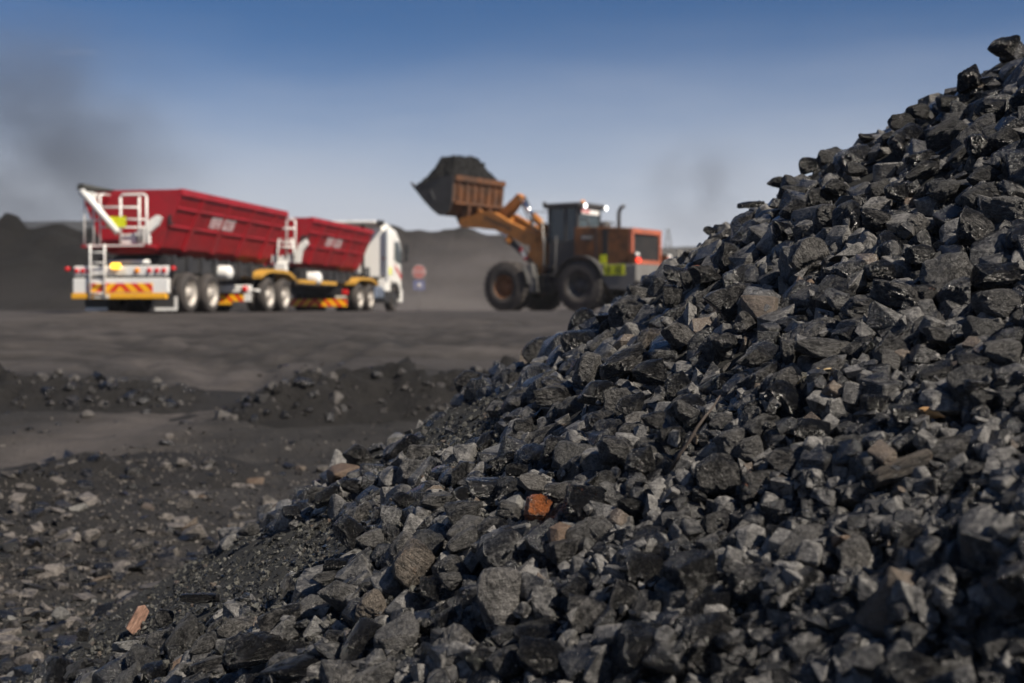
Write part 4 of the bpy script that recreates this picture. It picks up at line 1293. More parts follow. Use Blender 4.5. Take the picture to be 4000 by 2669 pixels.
ZT, ZB = 2.86, 1.66
def side_s(z):
    return 0.77 + (z - ZB) * (0.52 / (ZT - ZB))
def trailer(t0, L, ribs, axles, label, rear, decal):
    root = empty('tipper_trailer', along(t0), RZ, label=label, cat='trailer', group='red side-tipper trailers of the coal truck')
    # bin: outer skin
    y0, y1 = 0.18, L
    prof = [(-1.29, 3.08), (-1.29, ZT), (-0.77, ZB), (-0.55, 1.50), (0.55, 1.50), (0.77, ZB), (1.29, ZT), (1.29, 3.08), (1.23, 3.08), (1.22, ZT), (0.71, ZB + 0.04), (0.5, 1.56), (-0.5, 1.56), (-0.71, ZB + 0.04), (-1.22, ZT), (-1.23, 3.08)]
    m = MB()
    m.prism(prof[:8][::-1] if False else [(x, z) for x, z in prof], y0 + 0.02, y1 - 0.02, 'y')
    bin_ = m.build('bin', M_RED, root)
    ew = [(-1.30, 3.085), (-1.30, ZT), (-0.78, ZB - 0.01), (-0.55, 1.49), (0.55, 1.49), (0.78, ZB - 0.01), (1.30, ZT), (1.30, 3.085)]
    MB().prism(ew, y0 - 0.04, y0 + 0.03, 'y').build('end_wall', M_RED, root, bevel=0.012)
    MB().prism(ew, y1 - 0.03, y1 + 0.04, 'y').build('end_wall', M_RED, root, bevel=0.012)
    MB().prism([(-1.12, ZT - 0.05), (-0.72, ZB + 0.1), (0.72, ZB + 0.1), (1.12, ZT - 0.05)], y0 + 0.05, y1 - 0.05, 'y').build('coal_load', M_BANK, root)
    # rim rails and stringers
    for s in (-1, 1):
        MB().box(min(s * 1.24, s * 1.36), max(s * 1.24, s * 1.36), y0 - 0.05, y1 + 0.05, 2.93, 3.10).build('top_rail', M_RED, root, bevel=0.012)
        for zr in (2.60, 2.16):
            xs = side_s(zr)
            MB().box(min(s * (xs - 0.03), s * (xs + 0.038)), max(s * (xs - 0.03), s * (xs + 0.038)), y0, y1, zr, zr + 0.06).build('stringer', M_RED, root)
        for rb in ribs:
            w = 0.11
            pts = [(side_s(ZB) - 0.02, ZB - 0.02), (side_s(ZT) - 0.02, ZT + 0.07), (side_s(ZT) + 0.046, ZT + 0.07), (side_s(ZB) + 0.046, ZB - 0.06)]
            MB().prism([(s * x, z) for x, z in pts], rb - w, rb + w, 'y').build('rib', M_RED, root, bevel=0.008)
    MB().tube([(-1.34, y0 - 0.1, 3.17), (-1.34, y1 + 0.1, 3.17)], 0.10, 10).build('tarp_roll', M_TARP, root)
    MB().prism([(-1.40, 3.22), (-1.05, 3.12), (-0.5, 3.09), (-0.5, 3.06), (-1.3, 3.06)], y0 - 0.06, y0 + 0.02, 'y').build('tarp_end', M_TARP, root)
    # lettering on the side
    if decal:
        ya, yb = decal
        sn = Vector((1, 0, -0.52 / (ZT - ZB))).normalized()
        def fn(u, z, th):
            p = Vector((side_s(z), u, z)) + sn * (0.006 + th)
            return p
        def fn2(u, z, th):
            p = Vector((side_s(z) + 0.048, u, z)) + sn * (0.004 + th)
            return p
        m = MB(); rb = min(ribs, key=lambda q: abs(q - (ya + yb) / 2))
        glyphs(m, 4, ya, rb - 0.13, 2.27, 2.56, fn, 3).build('lettering', M_LETW, bin_, label='blurred white lettering on the red side')
        glyphs(MB(), 4, rb + 0.13, yb, 2.27, 2.56, fn, 8).build('lettering', M_LETW, bin_)
        glyphs(MB(), 1, rb - 0.09, rb + 0.09, 2.27, 2.52, fn2, 5).build('lettering', M_LETW, bin_)
    # chassis
    for s in (-0.42, 0.42):
        MB().prism([(s - 0.07, 0.86), (s + 0.07, 0.86), (s + 0.07, 0.90), (s + 0.02, 0.92), (s + 0.02, 1.18), (s + 0.07, 1.20), (s + 0.07, 1.24), (s - 0.07, 1.24), (s - 0.07, 1.20), (s - 0.02, 1.18), (s - 0.02, 0.92), (s - 0.07, 0.90)], 0.1, L + 0.6, 'y').build('chassis_beam', M_BLACK, root)
    npd = 5
    for k in range(npd):
        yy = 0.7 + (L - 1.4) * k / (npd - 1)
        MB().prism([(-0.95, 1.24), (0.95, 1.24), (0.62, 1.49), (-0.62, 1.49)], yy - 0.07, yy + 0.07, 'y').build('bin_cradle', M_BLACK, root)
    for k in range(9):
        yy = 0.5 + (L - 0.8) * k / 8
        MB().prism([(0.88, 1.02), (1.0, 1.02), (1.0, 1.46), (0.80, 1.46)], yy - 0.09, yy + 0.09, 'y').build('gusset', M_BLACK, root)
    MB().box(0.86, 0.92, 0.2, L, 1.06, 1.40).build('side_plate', M_BLACK, root)
    MB().box(-0.92, -0.86, 0.2, L, 1.06, 1.40).build('side_plate', M_BLACK, root)
    for ya in axles:
        for s in (-1, 1):
            wheel(root, s * 1.24, ya, 0.52, 0.60, s, True)
        MB().tube([(-1.0, ya, 0.52), (1.0, ya, 0.52)], 0.07, 10).build('axle', M_BLACK, root)
    return root

def tandem_guard(root, y0, y1, z, mat):
    for s in (1, -1):
        pts = []
        n = 12
        for k in range(n + 1):
            u = k / n; yy = y0 + (y1 - y0) * u
            zz = z + 0.0 - 0.30 * max(0, abs(u - 0.5) * 2 - 0.35) ** 2 * 1.6
            pts.append((yy, zz))
        poly = pts + [(a, b - 0.10) for a, b in pts[::-1]]
        MB().prism(poly, s * 0.62, s * 1.27, 'x').build('mudguard', mat, root)

# --- rear trailer
T1 = trailer(0.0, 7.75, (1.5, 3.3, 5.1, 6.9), (0.95, 2.31), 'red side-tipper trailer with chevron bumper, rear trailer of the truck', True, (2.45, 4.1))
# light bar and bumper
lb = MB().rbox(-1.24, 1.24, -0.10, 0.0, 0.93, 1.17, 0.02).build('light_bar', M_WHITE, T1)
for x in (-1.16, -1.0, -0.84, 0.75, 0.95, 1.13):
    MB().lathe([(-0.14, 0.001), (-0.135, 0.05), (-0.12, 0.062), (-0.10, 0.065)], (x, 0, 1.05), 'y', 16).build('tail_light', M_REDL, lb)
for x in (-1.42, 1.36):
    MB().lathe([(-0.14, 0.001), (-0.135, 0.05), (-0.10, 0.06), (-0.04, 0.06)], (x, 0, 1.10), 'y', 14).build('marker_light', M_REDL, lb)
    MB().box(min(x, x * 0.86), max(x, x * 0.86), -0.05, -0.03, 1.08, 1.12).build('marker_arm', M_BLACK, lb)
MB().lathe([(-0.15, 0.001), (-0.145, 0.05), (-0.12, 0.07), (-0.10, 0.075)], (0.43, 0, 1.05), 'y', 16).build('indicator', M_ORL, lb)
MB().box(-0.25, 0.15, -0.112, -0.102, 0.96, 1.10).build('number_plate', M_PLATE, lb)
mb = MB()
mb.rbox(-0.23, 0.03, -0.20, -0.112, 1.105, 1.235, 0.03)
mb.build('amber_beacon', M_AMBER_ON, T1, label='lit amber lamp on the light bar')
bp = MB().rbox(-1.25, 1.25, -0.12, 0.0, 0.50, 0.87, 0.015).build('bumper', M_WHITE, T1)
ch = MB().box(-0.85, 0.85, -0.132, -0.122, 0.53, 0.745).build('chevron_board', M_CHEV, bp)
MB().rbox(-1.28, 1.20, -0.15, 0.0, 0.36, 0.495, 0.015).build('yellow_strip', M_YEL, T1)
MB().box(-0.68, -0.27, -0.156, -0.151, 0.38, 0.47).build('worn_patch', M_PLATE, T1)
for x0, x1 in ((-1.24, -0.62), (0.62, 1.24)):
    mf = MB().box(x0, x1, 0.12, 0.14, 0.07, 0.48).build('mudflap', M_BLACK, T1)
    MB().box(x0 + 0.01, x1 - 0.01, 0.112, 0.118, 0.075, 0.15).build('flap_band', M_WHITE, mf)
    if x1 > 0:
        MB().box(x1 - 0.09, x1 - 0.01, 0.112, 0.118, 0.152, 0.42).build('flap_band', M_WHITE, mf)
for o_ in [q for q in T1.children if q.name.split('.')[0] in ('light_bar', 'amber_beacon', 'bumper', 'yellow_strip', 'worn_patch')]:
    o_.location.y = -0.34
MB().box(-0.9, 0.9, -0.36, 0.1, 0.70, 0.85).build('bumper_mount', M_BLACK, T1)
MB().tube([(-0.55, -0.02, 1.28), (0.55, -0.02, 1.28)], 0.055, 10).build('white_crossbar', M_WHITE, T1)
# platform with railings, ladder and the lid arm
pl = MB().box(-1.05, 0.70, -0.42, 0.12, 1.63, 1.70).build('platform', M_RED, T1)
MB().box(-0.9, 0.6, -0.425, -0.421, 1.655, 1.69).build('platform_edge', M_WHITE, pl)
def rail(pts, r=0.024, name='rail', par=T1):
    return MB().tube(pts, r, 8).build(name, M_WHITE, par)
for x in (-0.98, -0.73, -0.56):
    rail([(x, -0.40, 1.70), (x, -0.40, 2.88 - 0.08 * (x < -0.9)), (x, -0.30, 2.95), (x, 0.1, 2.95)], 0.026)
for x in (-0.02, 0.47, 0.66):
    rail([(x, -0.40, 1.70), (x, -0.40, 2.86)], 0.03)
rail([(-0.02, -0.40, 2.86), (0.03, -0.40, 2.92), (0.6, -0.40, 2.92), (0.66, -0.40, 2.86)], 0.03)
rail([(-0.98, -0.40, 2.30), (-0.56, -0.40, 2.30)]); rail([(-0.56, -0.40, 2.13), (0.66, -0.40, 2.10)]); rail([(-0.56, -0.40, 2.62), (0.47, -0.40, 2.60)], 0.026); rail([(-0.02, -0.40, 2.32), (0.66, -0.40, 2.30)])
arm = MB().tube([(-1.06, -0.36, 3.0), (-0.85, -0.46, 2.86), (-0.05, -0.48, 1.98)], [0.10, 0.085, 0.08], 10).build('lid_arm', M_WHITE, T1)
MB().prism([(-1.15, 3.0), (-0.9, 3.02), (-0.72, 2.92), (-0.80, 2.76), (-1.0, 2.78)], -0.26, -0.12, 'y').build('arm_head', M_WHITE, arm)
MB().prism([(-0.10, 1.72), (0.66, 1.72), (0.66, 1.98), (0.88, 2.16), (0.98, 2.36), (0.86, 2.42), (0.66, 2.30), (0.50, 2.10), (0.30, 2.00), (0.05, 1.95), (-0.10, 1.98)], -0.28, -0.16, 'y').build('tipping_bracket', M_WHITE, T1)
MB().cbox((0.42, -0.29, 1.84), (0.14, 0.03, 0.16)).build('bracket_slot', M_BLACK, T1)
for x0, x1 in ((-0.36, -0.12), (-0.10, 0.14)):
    MB().box(x0, x1, -0.46, -0.445, 2.12, 2.38).build('lime_sign', M_LIME, T1)
for x in (-0.76, -0.38):
    MB().tube([(x, -0.52, 0.36), (x, -0.52, 1.5), (x - 0.03, -0.46, 1.70)], 0.027, 8).build('ladder_rail', M_WHITE, T1)
for z in (0.5, 0.75, 1.0, 1.25, 1.5):
    MB().tube([(-0.76, -0.52, z), (-0.38, -0.52, z)], 0.018, 6).build('ladder_rung', M_WHITE, T1)
MB().prism([(1.0, 2.45), (1.06, 2.45), (1.06, 2.25), (1.14, 2.25), (1.14, 2.20), (1.0, 2.20)], 0.10, 0.135, 'y').build('hook', M_BLACK, T1)
# tank behind the wheels and the coupling end
def tank(root, x, y, z, r=0.20, h=0.5):
    MB().lathe([(-h / 2 - 0.06, 0.001), (-h / 2 - 0.05, r * 0.5), (-h / 2, r * 0.9), (-h / 2 + 0.06, r), (h / 2 - 0.06, r), (h / 2, r * 0.9), (h / 2 + 0.05, r * 0.5), (h / 2 + 0.06, 0.001)], (x, y, z), 'x', 20).build('air_tank', M_WHITE, root)
tank(T1, 1.05, 3.35, 1.10); tank(T1, -1.05, 3.35, 1.10)
MB().tube([(0.0, 6.9, 1.1), (0.0, 8.1, 1.1)], 0.10, 10).build('drawbar', M_BLACK, T1)

# --- front trailer (its rear axle bogie carries the nose of the rear trailer)
T2 = trailer(10.0, 7.2, (1.4, 3.2, 5.0, 6.6), (-3.45, -2.1), 'shorter red side-tipper trailer coupled between the white cab and the chevron trailer', False, (2.3, 4.0))
for s in (-0.42, 0.42):
    MB().box(s - 0.06, s + 0.06, -4.9, 0.1, 0.78, 0.98).build('bogie_beam', M_BLACK, T2)
tandem_guard(T2, -4.25, -1.3, 1.30, M_MUDG)
b2 = MB().rbox(-1.2, 1.2, -4.92, -4.80, 0.58, 0.80, 0.02).build('bumper', M_WHITE, T2)
MB().lathe([(-4.99, 0.001), (-4.985, 0.07), (-4.95, 0.09), (-4.92, 0.095)], (1.02, 0, 0.68), 'y', 16).build('tail_light', M_REDL, b2)
MB().tube([(1.2, -4.86, 0.66), (1.45, -4.86, 0.63)], 0.035, 8).build('bumper_arm', M_WHITE, b2)
M_CHEV2 = chevron('chevron_tape_small', 0.30)
cb = MB().box(-1.15, 1.0, -4.93, -4.91, 0.33, 0.52).build('chevron_board', M_CHEV2, T2)
MB().box(1.0, 1.22, -4.93, -4.91, 0.33, 0.56).build('board_end', M_WHITE, cb)
MB().box(-1.15, 0.62, -4.94, -4.90, 0.24, 0.325).build('yellow_strip', M_YEL, cb)
# rear-end platform of the front trailer
MB().prism([(0.10, 1.60), (1.05, 1.60), (1.12, 1.95), (1.32, 2.20), (1.24, 2.36), (1.02, 2.2), (0.92, 1.95), (0.35, 1.80), (0.10, 1.86)], -0.28, -0.16, 'y').build('tipping_bracket', M_WHITE, T2)
MB().rbox(0.2, 0.62, -0.35, -0.1, 1.05, 1.62, 0.04).build('bracket_leg', M_WHITE, T2)
for pts in ([(0.30, -0.34, 1.62), (0.36, -0.34, 2.36), (0.82, -0.34, 2.36), (0.90, -0.34, 1.7)], [(0.62, -0.3, 1.8), (0.62, -0.3, 2.95), (0.78, -0.3, 3.02), (0.90, -0.3, 2.95), (0.90, -0.3, 1.8)], [(0.36, -0.34, 2.1), (0.82, -0.34, 2.1)], [(0.36, -0.34, 2.25), (0.82, -0.34, 2.25)], [(0.30, -0.3, 2.70), (0.9, -0.3, 2.70)]):
    MB().tube(pts, 0.035, 8).build('rail', M_WHITE, T2)
MB().prism([(0.96, 2.50), (1.22, 2.50), (1.22, 2.34), (1.16, 2.34), (1.16, 2.44), (1.02, 2.44), (1.02, 2.30), (0.96, 2.30)], 0.10, 0.135, 'y').build('hook', M_BLACK, T2)
tank(T2, 1.08, 0.9, 1.12, 0.22); 
for s in (-1, 1):
    MB().box(min(s * 1.16, s * 1.25), max(s * 1.16, s * 1.25), -0.9, 3.0, 0.93, 1.05).build('side_guard', M_MUDG, T2)

# --- truck tractor
TR = empty('truck', along(14.4), RZ, label='white truck cab with red slanting lettering, pulling the red trailers', cat='truck')
def cabpart(name, mat, **k):
    pass
yc0, yc1 = 5.2, 7.75          # cab from back wall to front
# cab shell by cross-sections along y: (y, half width, z bottom, z top)
sec = [(yc0, 1.20, 1.38, 3.30), (yc0 + 0.12, 1.24, 1.34, 3.42), (yc0 + 0.9, 1.25, 1.12, 3.46), (yc0 + 1.5, 1.25, 1.12, 3.38), (yc0 + 2.0, 1.24, 0.95, 3.12), (yc0 + 2.3, 1.21, 0.75, 2.85), (yc1, 1.14, 0.70, 2.35)]
m = MB(); ring = []
for (yy, hw, zb, zt) in sec:
    c = 0.13
    ring.append([(-hw + 0.05, yy, zb), (hw - 0.05, yy, zb), (hw, yy, zb + 0.1), (hw, yy, zt - c * 2.2), (hw - 0.06, yy, zt - c * 0.7), (hw - 0.22, yy, zt), (-hw + 0.22, yy, zt), (-hw + 0.06, yy, zt - c * 0.7), (-hw, yy, zt - c * 2.2), (-hw, yy, zb + 0.1)])
nr = len(ring[0])
vs = [p for r_ in ring for p in r_]
fs = [tuple(range(nr))[::-1], tuple(range((len(ring) - 1) * nr, len(ring) * nr))]
for i in range(len(ring) - 1):
    for k in range(nr):
        fs.append((i * nr + k, i * nr + (k + 1) % nr, (i + 1) * nr + (k + 1) % nr, (i + 1) * nr + k))
m._add(vs, fs)
cabo = m.build('cab', M_CAB, TR, bevel=0.03)
for s in (-1, 1):
    # side window, door lines, mirror
    xw = s * 1.253
    MB().prism([(yc0 + 1.05, 2.12), (yc0 + 1.10, 2.86), (yc0 + 1.75, 2.86), (yc0 + 2.12, 2.45), (yc0 + 2.16, 2.0), (yc0 + 1.5, 1.96)], xw - s * 0.02, xw + s * 0.004, 'x').build('side_window', M_GLASS, cabo)
    MB().box(min(xw, xw + s * 0.006), max(xw, xw + s * 0.006), yc0 + 0.92, yc0 + 0.945, 1.4, 2.95).build('door_seam', M_BLACK, cabo)
    MB().cbox((s * 1.5, yc0 + 2.05, 2.55), (0.20, 0.12, 0.46)).build('mirror', M_BLACK, TR, bevel=0.03)
    MB().cbox((s * 1.5, yc0 + 2.02, 2.18), (0.18, 0.12, 0.22)).build('mirror', M_BLACK, TR, bevel=0.03)
    MB().tube([(s * 1.22, yc0 + 2.05, 2.80), (s * 1.48, yc0 + 2.05, 2.82), (s * 1.48, yc0 + 2.05, 2.05), (s * 1.22, yc0 + 2.1, 2.02)], 0.02, 6).build('mirror_arm', M_BLACK, TR)
    # side air fairing behind the door
    MB().box(min(s * 1.22, s * 1.27), max(s * 1.22, s * 1.27), yc0 - 0.16, yc0 - 0.02, 1.2, 3.35).build('side_fairing', M_GREYF, TR)
    MB().cbox((s * 1.262, yc0 + 0.42, 1.62), (0.012, 0.30, 0.30)).build('lime_sign', M_LIME, cabo)
    MB().lathe([(0, 0.001), (0.02, 0.04), (0.03, 0.05)], (s * 1.1, yc0 - 0.05, 2.12), 'y', 12).build('side_marker', M_ORL, cabo)
    # fender over the steering wheel and steps
    arc = [(6.42 + 0.66 * math.cos(a), 0.52 + 0.66 * math.sin(a)) for a in [math.pi * k / 12 for k in range(13)]]
    arc2 = [(6.42 + 0.58 * math.cos(a), 0.52 + 0.58 * math.sin(a)) for a in [math.pi * k / 12 for k in range(13)]]
    MB().prism(arc + arc2[::-1], s * 0.85, s * 1.26, 'x').build('fender', M_BLACK, TR)
    MB().rbox(min(s * 0.9, s * 1.24), max(s * 0.9, s * 1.24), 5.05, 5.72, 0.80, 1.30, 0.03).build('step_box', M_CAB, TR)
    MB().rbox(min(s * 0.9, s * 1.22), max(s * 0.9, s * 1.22), 5.08, 5.70, 0.34, 0.795, 0.03).build('step', M_BLACK, TR)
    MB().rbox(min(s * 0.72, s * 1.22), max(s * 0.72, s * 1.22), 3.7, 4.95, 0.42, 1.02, 0.14).build('fuel_tank', M_BLUE, TR)
    wheel(TR, s * 1.22, 6.42, 0.52, 0.34, s, False, M_BLACK)
    for ya in (1.55, 2.95):
        wheel(TR, s * 1.24, ya, 0.52, 0.60, s, True)
    MB().box(min(s * 0.38, s * 0.46), max(s * 0.38, s * 0.46), 0.0, 7.0, 0.75, 1.02).build('frame_rail', M_BLACK, TR)
    MB().rbox(min(s * 0.75, s * 1.20), max(s * 0.75, s * 1.20), 0.02, 0.14, 0.62, 0.80, 0.02).build('tail_lamp', M_REDL, TR)
    # red slanting lettering below the window
def fnc(u, z, th):
    return Vector((1.252 + th, u, z - (u - (yc0 + 1.2)) * 0.42))
glyphs(MB(), 7, yc0 + 1.15, yc0 + 2.15, 1.70, 1.92, fnc, 21).build('lettering', M_LETR, cabo, label='red slanting lettering under the side window')
MB().prism([(-1.16, 2.35), (1.16, 2.35), (1.14, 2.45), (1.05, 3.0), (-1.05, 3.0), (-1.14, 2.45)], yc1 - 0.28, yc1 - 0.02, 'y').build('windscreen', M_GLASS, cabo)
MB().rbox(-1.18, 1.18, yc1 - 0.1, yc1 + 0.12, 0.35, 0.95, 0.05).build('front_bumper', M_WHITE, TR)
MB().prism([(yc0 - 0.10, 3.40), (yc0 - 0.12, 3.56), (yc0 + 0.2, 3.60), (yc0 + 1.3, 3.48), (yc0 + 1.3, 3.42)], -1.02, 1.02, 'x').build('roof_deflector', M_CAB, TR, bevel=0.02)
MB().rbox(-1.22, 0.85, yc0 - 0.5, yc0 - 0.08, 3.50, 3.60, 0.02).build('deflector_lip', M_WHITE, TR)
MB().rbox(0.90, 1.16, yc0 - 0.42, yc0 - 0.05, 3.40, 3.62, 0.05).build('air_intake', M_BLACK, TR)
MB().tube([(0.30, yc0 - 0.22, 1.1), (0.30, yc0 - 0.22, 3.45)], 0.07, 10).build('intake_pipe', M_BLACK, TR)
MB().tube([(0.5, yc0 - 0.25, 0.9), (0.5, yc0 - 0.25, 1.75)], 0.10, 10).build('suspension_post', M_BLACK, TR)
M_CHEV3 = chevron('chevron_tape_truck', 0.36)
MB().box(-1.2, 1.2, -0.06, -0.03, 0.20, 0.46).build('chevron_board', M_CHEV3, TR)
MB().box(-1.0, 1.0, 0.0, 0.1, 0.62, 0.90).build('cross_member', M_BLACK, TR)
MB().box(0.75, 1.15, -0.02, 0.0, 0.50, 0.58).build('number_plate', M_PLATE, TR)
tandem_guard(TR, 0.75, 3.75, 1.28, M_MUDG)
MB().lathe([(0.98, 0.55), (1.06, 0.5), (1.10, 0.2), (1.10, 0.001)], (0, 2.3, 0), 'z', 20).build('fifth_wheel', M_BLACK, TR)
MB().box(-0.8, 0.8, 4.0, 5.0, 0.85, 1.25).build('catwalk', M_BLACK, TR)
for ya in (1.55, 2.95, 6.42):
    MB().tube([(-1.0, ya, 0.52), (1.0, ya, 0.52)], 0.08, 10).build('axle', M_BLACK, TR)

# ------------------------------------------------------------------ wheel loader
HA = R(35)
LH = Vector((-math.cos(HA), math.sin(HA)))
LNR = Vector((-math.sin(HA), -math.cos(HA)))
LR = Vector((2.36, 45.0)) - LNR * 1.35
LRZ = math.atan2(-LH.x, LH.y)
LS = 1.12
LD = empty('wheel_loader', (LR.x * LS, LR.y * LS, YARD_Z - 0.01), LRZ, label='dirty orange wheel loader lifting a bucket heaped with coal', cat='loader')
LD.scale = (LS, LS, LS)
M_ORG = paint('loader_orange', (0.48, 0.18, 0.03), 0.5, dirt=0.6, dirt_col=(0.10, 0.056, 0.03), dscale=1.6)
M_ORGD = paint('loader_orange_dirty', (0.23, 0.085, 0.022), 0.6, dirt=1.0, dirt_col=(0.032, 0.023, 0.018), dscale=1.9)
M_ORGR = paint('loader_red_orange', (0.45, 0.12, 0.06), 0.5, dirt=0.6, dscale=1.2)
M_BKT = paint('rusty_bucket', (0.125, 0.048, 0.016), 0.65, dirt=1.0, dirt_col=(0.022, 0.018, 0.015), dscale=2.2)
M_GREYW = paint('counterweight_grey', (0.17, 0.165, 0.155), 0.7, dirt=0.6, dirt_col=(0.09, 0.08, 0.072))
M_CABD = paint('loader_cab_dark', (0.045, 0.045, 0.046), 0.5, dirt=0.6, dirt_col=(0.085, 0.075, 0.07))
M_WORN = paint('worn_bucket_steel', (0.055, 0.052, 0.05), 0.6, metal=0.2, dirt=0.6, dirt_col=(0.05, 0.045, 0.042))
M_GRIL = paint('radiator_grille', (0.02, 0.02, 0.021), 0.7, dirt=0.5)
X0 = -1
# wheels (x<0 is the near side)
for ya in (0.0, 3.2):
    for s in (-1, 1):
        wheel(LD, s * 1.45, ya, 0.90, 0.68, s, False, M_ORGD if ya > 1 else M_CABD, True)
    MB().tube([(-0.9, ya, 0.9), (0.9, ya, 0.9)], 0.20, 12).build('axle', M_BLACK, LD)
# rear frame, engine hood
MB().prism([(-1.7, 0.95), (0.9, 0.75), (1.6, 0.85), (1.6, 1.7), (-1.7, 1.7)], -0.62, 0.62, 'x').build('rear_frame', M_BLACK, LD)
hood = MB().prism([(-1.86, 1.72), (-1.86, 2.80), (-1.78, 2.90), (-0.4, 2.98), (0.38, 2.98), (0.38, 1.60), (-0.9, 1.60)], -1.08, 1.08, 'x').build('engine_hood', M_ORGD, LD, bevel=0.04)
for s in (-1, 1):
    xa, xb = s * 1.082, s * 1.10
    lo_, hi_ = min(xa, xb), max(xa, xb)
    MB().box(lo_, hi_, -0.55, -0.50, 1.8, 2.9).build('panel_seam', M_BLACK, hood)
    MB().box(lo_, hi_, -1.02, -0.80, 1.75, 2.86).build('air_slot', M_GRIL, hood)
    for k in range(7):
        MB().box(min(xa, s * 1.112), max(xa, s * 1.112), -0.35, 0.20, 1.95 + k * 0.07, 1.98 + k * 0.07).build('louvre', M_ORGD, hood)
    pa = MB().box(lo_, hi_, -0.42, 0.10, 2.52, 2.70).build('name_plate', M_CABD, hood)
    def fnh(u, z, th, s=s):
        return Vector((s * (1.103 + th), u, z))
    glyphs(MB(), 5, -0.38, 0.06, 2.55, 2.66, fnh, 13 + s).build('lettering', M_STEEL, pa)
    # lime safety signs with dark print
    sg = MB().box(min(s * 1.29, s * 1.305), max(s * 1.29, s * 1.305), -1.80, -0.98, 1.26, 1.62).build('lime_sign', M_LIME, LD)
    def fns(u, z, th, s=s):
        return Vector((s * (1.306 + th), u, z))
    gm_ = MB(); glyphs(gm_, 4, -1.70, -1.44, 1.47, 1.57, fns, 31); glyphs(gm_, 4, -1.70, -1.44, 1.33, 1.43, fns, 32); glyphs(gm_, 3, -1.26, -1.08, 1.33, 1.43, fns, 33); glyphs(gm_, 3, -1.26, -1.08, 1.47, 1.57, fns, 34)
    gm_.build('lettering', M_LETD, sg)
    MB().box(min(s * 1.13, s * 1.145), max(s * 1.13, s * 1.145), -0.98, -0.72, 1.66, 1.98).build('lime_sign', M_LIME, LD)
    MB().box(min(s * 0.9, s * 1.12), max(s * 0.9, s * 1.12), -1.8, 0.2, 1.28, 1.60).build('side_skirt', M_CABD, LD)
# rear: grille in a red-orange surround
MB().box(-0.92, 0.92, -1.90, -1.865, 1.80, 2.70).build('radiator_grille', M_GRIL, LD)
for x in (-1.0, 1.0):
    MB().box(x - 0.075, x + 0.075, -1.96, -1.865, 1.72, 2.86).build('grille_post', M_ORGR, LD)
MB().box(-1.08, 1.08, -1.97, -1.87, 2.71, 2.89).build('grille_header', M_ORGR, LD)
MB().box(-1.0, 1.0, -1.965, -1.875, 1.66, 1.79).build('grille_sill', M_ORGR, LD)
for k in range(9):
    MB().box(-0.9, 0.9, -1.925, -1.905, 1.86 + k * 0.092, 1.875 + k * 0.092).build('grille_bar', M_GRIL, LD)
MB().prism([(-2.25, 1.05), (-2.25, 1.62), (-1.6, 1.64), (-0.75, 1.64), (-0.75, 1.27), (-1.15, 0.78), (-1.9, 0.72)], -1.28, 1.28, 'x').build('counterweight', M_GREYW, LD, bevel=0.04)
for x in (-1.12, 1.12):
    MB().lathe([(-2.33, 0.001), (-2.325, 0.06), (-2.29, 0.085), (-2.2, 0.09)], (x, 0, 1.75), 'y', 16).build('tail_light', M_RED_ON, LD)
    MB().lathe([(-2.30, 0.001), (-2.295, 0.05), (-2.26, 0.075), (-2.2, 0.08)], (x * 1.04, 0, 1.95), 'y', 14).build('reverse_light', M_WHITE, LD)
    MB().box(x - 0.09, x + 0.09, -2.2, -1.88, 1.66, 2.02).build('lamp_bracket', M_ORGD, LD)
MB().box(0.86, 1.26, -2.268, -2.254, 1.22, 1.62).build('lime_sign', M_LIME, LD)
MB().tube([(0.35, -0.62, 2.95), (0.35, -0.62, 3.55), (0.35, -0.70, 3.72), (0.35, -0.85, 3.78)], 0.07, 10).build('exhaust_pipe', M_CABD, LD)
MB().lathe([(2.95, 0.20), (3.10, 0.22), (3.22, 0.18), (3.26, 0.001)], (0.1, -0.2, 0), 'z', 16).build('air_cleaner', M_CABD, LD)
for s in (-1, 1):
    MB().tube([(s * 0.9, -0.1, 2.98), (s * 0.9, -0.1, 3.25), (s * 0.9, 0.3, 3.28)], 0.025, 6).build('handrail', M_CABD, LD)
# cab
c0, c1, cw = 0.40, 1.68, 0.80
MB().rbox(-cw, cw, c0, c1, 1.55, 2.55, 0.04).build('cab_base', M_CABD, LD)
cabr = MB().rbox(-cw - 0.10, cw + 0.10, c0 - 0.15, c1 + 0.16, 3.72, 3.90, 0.05).build('cab_roof', M_CABD, LD)
for (x, yy) in ((-cw + 0.05, c0 + 0.05), (cw - 0.05, c0 + 0.05), (-cw + 0.05, c1 - 0.05), (cw - 0.05, c1 - 0.05), (-cw + 0.05, (c0 + c1) / 2 - 0.1), (cw - 0.05, (c0 + c1) / 2 - 0.1)):
    MB().box(x - 0.05, x + 0.05, yy - 0.05, yy + 0.05, 2.55, 3.73).build('cab_pillar', M_CABD, LD)
for s in (-1, 1):
    MB().box(min(s * (cw - 0.05), s * (cw - 0.035)), max(s * (cw - 0.05), s * (cw - 0.035)), c0 + 0.1, c1 - 0.1, 2.56, 3.72).build('side_glass', M_GLASS, LD)
MB().box(-cw + 0.1, cw - 0.1, c0 + 0.03, c0 + 0.045, 2.56, 3.72).build('rear_glass', M_GLASS, LD)
MB().box(-cw + 0.1, cw - 0.1, c1 - 0.045, c1 - 0.03, 2.56, 3.72).build('front_glass', M_GLASS, LD)
MB().rbox(-0.30, 0.30, 0.72, 0.86, 2.5, 3.35, 0.05).build('seat', M_BLACK, LD)
rs = MB().box(-0.62, 0.60, c0 - 0.035, c0 - 0.02, 3.50, 3.70).build('sun_strip', M_WHITE, LD)
def fnr(u, z, th):
    return Vector((u, c0 - 0.036 - th, z))
glyphs(MB(), 5, -0.6, -0.05, 3.54, 3.66, fnr, 17).build('lettering', M_LETR, rs)
